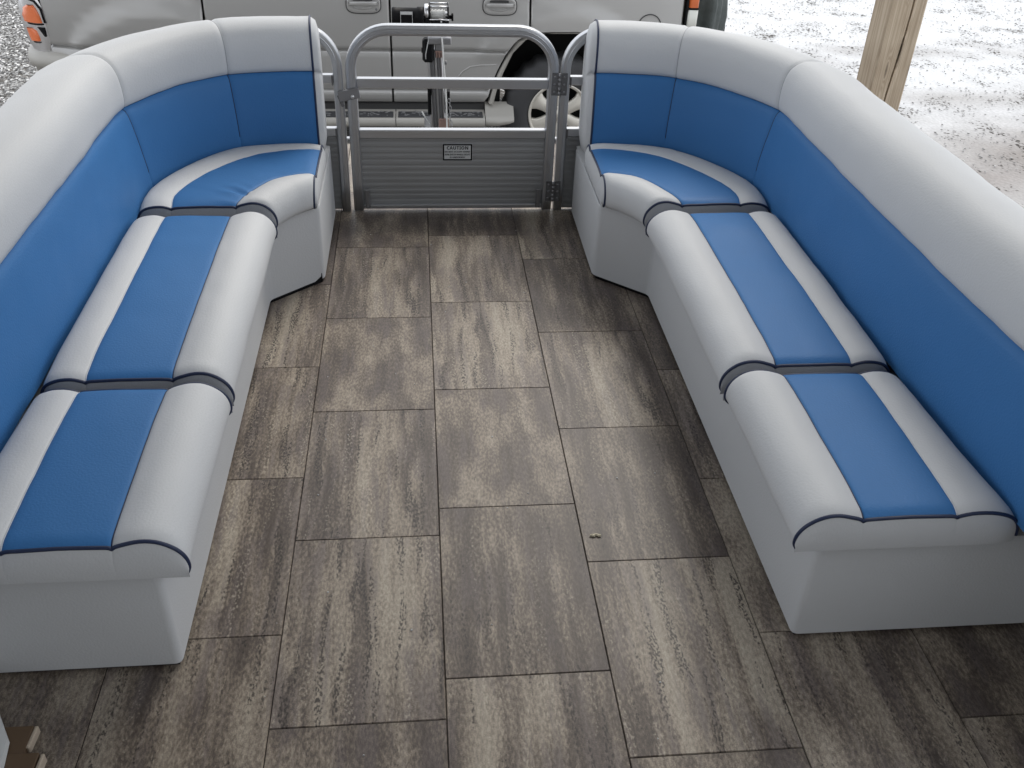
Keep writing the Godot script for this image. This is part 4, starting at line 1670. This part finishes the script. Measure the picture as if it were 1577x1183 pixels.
func make_small() -> void:
	# sawn plywood offcuts on the floor at the left
	var p := thing("plywood_offcut", "brown plywood offcut with pale sawn edge lying on floor at lower left", "board", Vector3(-0.77, 0, -0.98), "")
	var s := mb(false)
	box(s, Vector3(-0.041, 0.010, 0.023), Vector3(0.29, 0.018, 0.155), 0.001)
	obj("face", s, M.ply, p)
	var e := mb(false)
	box(e, Vector3(0.1075, 0.0105, -0.0335), Vector3(0.007, 0.0165, 0.042), 0.002, Basis(Vector3.UP, -0.06))
	obj("sawn_edge", e, M.ply_edge, p)
	var p2 := thing("plywood_offcut", "second brown plywood offcut nearest the camera at lower left corner", "board", Vector3(-0.77, 0, -0.90), "")
	var s2 := mb(false)
	box(s2, Vector3(-0.035, 0.0115, 0.02), Vector3(0.33, 0.021, 0.20), 0.001)
	obj("face", s2, M.ply, p2)
	var e2 := mb(false)
	box(e2, Vector3(0.1335, 0.012, 0.02), Vector3(0.007, 0.0195, 0.196), 0.002, Basis(Vector3.UP, -0.03))
	obj("sawn_edge", e2, M.ply_edge, p2)
	var wp := mb(false)
	prism(wp, PackedVector2Array([Vector2(-0.86, -1.20), Vector2(-0.815, -1.20), Vector2(-0.692, -1.000), Vector2(-0.684, -0.945), Vector2(-0.684, -0.80), Vector2(-0.86, -0.80)]), 0.024, 0.040)
	var wpo := obj("white_panel", wp, M.white, self)
	tag(wpo, "corner of white panel resting on plywood at lower left edge", "panel")
	# dark tarpaulin heap behind the truck's tail
	var tp := mb()
	var rows := []
	for i in 15:
		var th := i / 14.0
		var row := []
		for k in 41:
			var an := TAU * (k % 40) / 40
			var y: float = lerp(0.22, GROUND_Y, th)
			var r := 0.10 + 0.16 * smoothstep(0.0, 0.25, th) + 0.10 * th
			r *= 1.0 + 0.10 * sin(an * 5.0 + th * 3.0) + 0.06 * sin(an * 11.0 + 1.0 - th * 5.0) + 0.05 * sin(th * 21.0 + an * 2.0)
			row.append(Vector3(2.20 + cos(an) * r * 0.72, y, -7.62 + sin(an) * r))
		rows.append(row)
	grid(tp, rows)
	var c := Vector3(2.20, 0.25, -7.62)
	for k in 40:
		tri(tp, c, rows[0][k + 1], rows[0][k])
	var to := obj("covered_heap", tp, M.tarp, self)
	tag(to, "dark grey green tarpaulin covered heap standing behind the truck's tail lamp", "tarp")
	# scraps on the floor
	var lf := mb(false)
	for k in 5:
		lump(lf, Vector3(0.352 + 0.004 * k, 0.003, -1.452 + 0.002 * sin(k * 2.0)), Vector3(0.005, 0.003, 0.003), k)
	var lo := obj("leaf_scrap", lf, M.crumb, self)
	tag(lo, "tiny dry leaf scrap lying on the middle of the tiled floor", "leaf")
	var cr := mb(false)
	var rng := RandomNumberGenerator.new()
	rng.seed = 8
	for k in 46:
		lump(cr, Vector3(rng.randf_range(-0.4, 0.6), 0.001, rng.randf_range(-3.0, -0.9)), Vector3.ONE * rng.randf_range(0.0009, 0.0022), k)
	var co := obj("crumbs", cr, M.label, self)
	tag(co, "pale crumbs of grit scattered over the tiled floor", "grit")
	co.set_meta("kind", "stuff")

# ------------------------------------------------------------------ build
func _ready() -> void:
	# camera, measured from the floor tiles
	var cam := Camera3D.new()
	cam.name = "camera"
	cam.fov = 44.49
	cam.near = 0.05
	cam.far = 500.0
	cam.transform = Transform3D(Basis(Vector3.UP, -0.113603) * Basis(Vector3.RIGHT, -0.605257) * Basis(Vector3.BACK, 0.041676), Vector3(0, 1.41562, 0))
	add_child(cam)
	cam.current = true
	var we := WorldEnvironment.new()
	we.name = "environment"
	var env := Environment.new()
	env.background_mode = Environment.BG_SKY
	var sky := Sky.new()
	var sm := ProceduralSkyMaterial.new()
	sm.sky_top_color = Color(0.86, 0.88, 0.91)
	sm.sky_horizon_color = Color(0.90, 0.91, 0.92)
	sm.sky_curve = 0.15
	sm.ground_horizon_color = Color(0.80, 0.80, 0.80)
	sm.ground_bottom_color = Color(0.5, 0.5, 0.5)
	sm.sun_angle_max = 0.0
	sky.sky_material = sm
	env.sky = sky
	env.background_energy_multiplier = 1.0
	env.tonemap_mode = Environment.TONE_MAPPER_LINEAR
	env.tonemap_exposure = 1.95
	env.sdfgi_enabled = true
	env.ssao_enabled = true
	env.ssil_enabled = true
	we.environment = env
	add_child(we)
	var sun := DirectionalLight3D.new()
	sun.name = "sun"
	sun.light_energy = 0.35
	sun.light_color = Color(1.0, 0.98, 0.95)
	sun.light_angular_distance = 25.0
	sun.shadow_enabled = true
	sun.rotation_degrees = Vector3(-48, 155, 0)   # high behind the truck, a little to the right
	add_child(sun)
	make_materials()
	M.snow = mat(lin(0.17, 0.17, 0.17), 0.8)
	make_ground()
	make_shelter()
	make_truck()
	make_floor()
	make_bench(-1.0, "left curved lounge seat in grey and blue vinyl")
	make_bench(1.0, "right curved lounge seat in grey and blue vinyl, in front of the timber post")
	make_gate()
	make_fence(-1.0, "aluminium fence section left of the gate, on its latch side")
	make_fence(1.0, "aluminium fence section right of the gate, on its hinge side")
	make_winch()
	make_small()
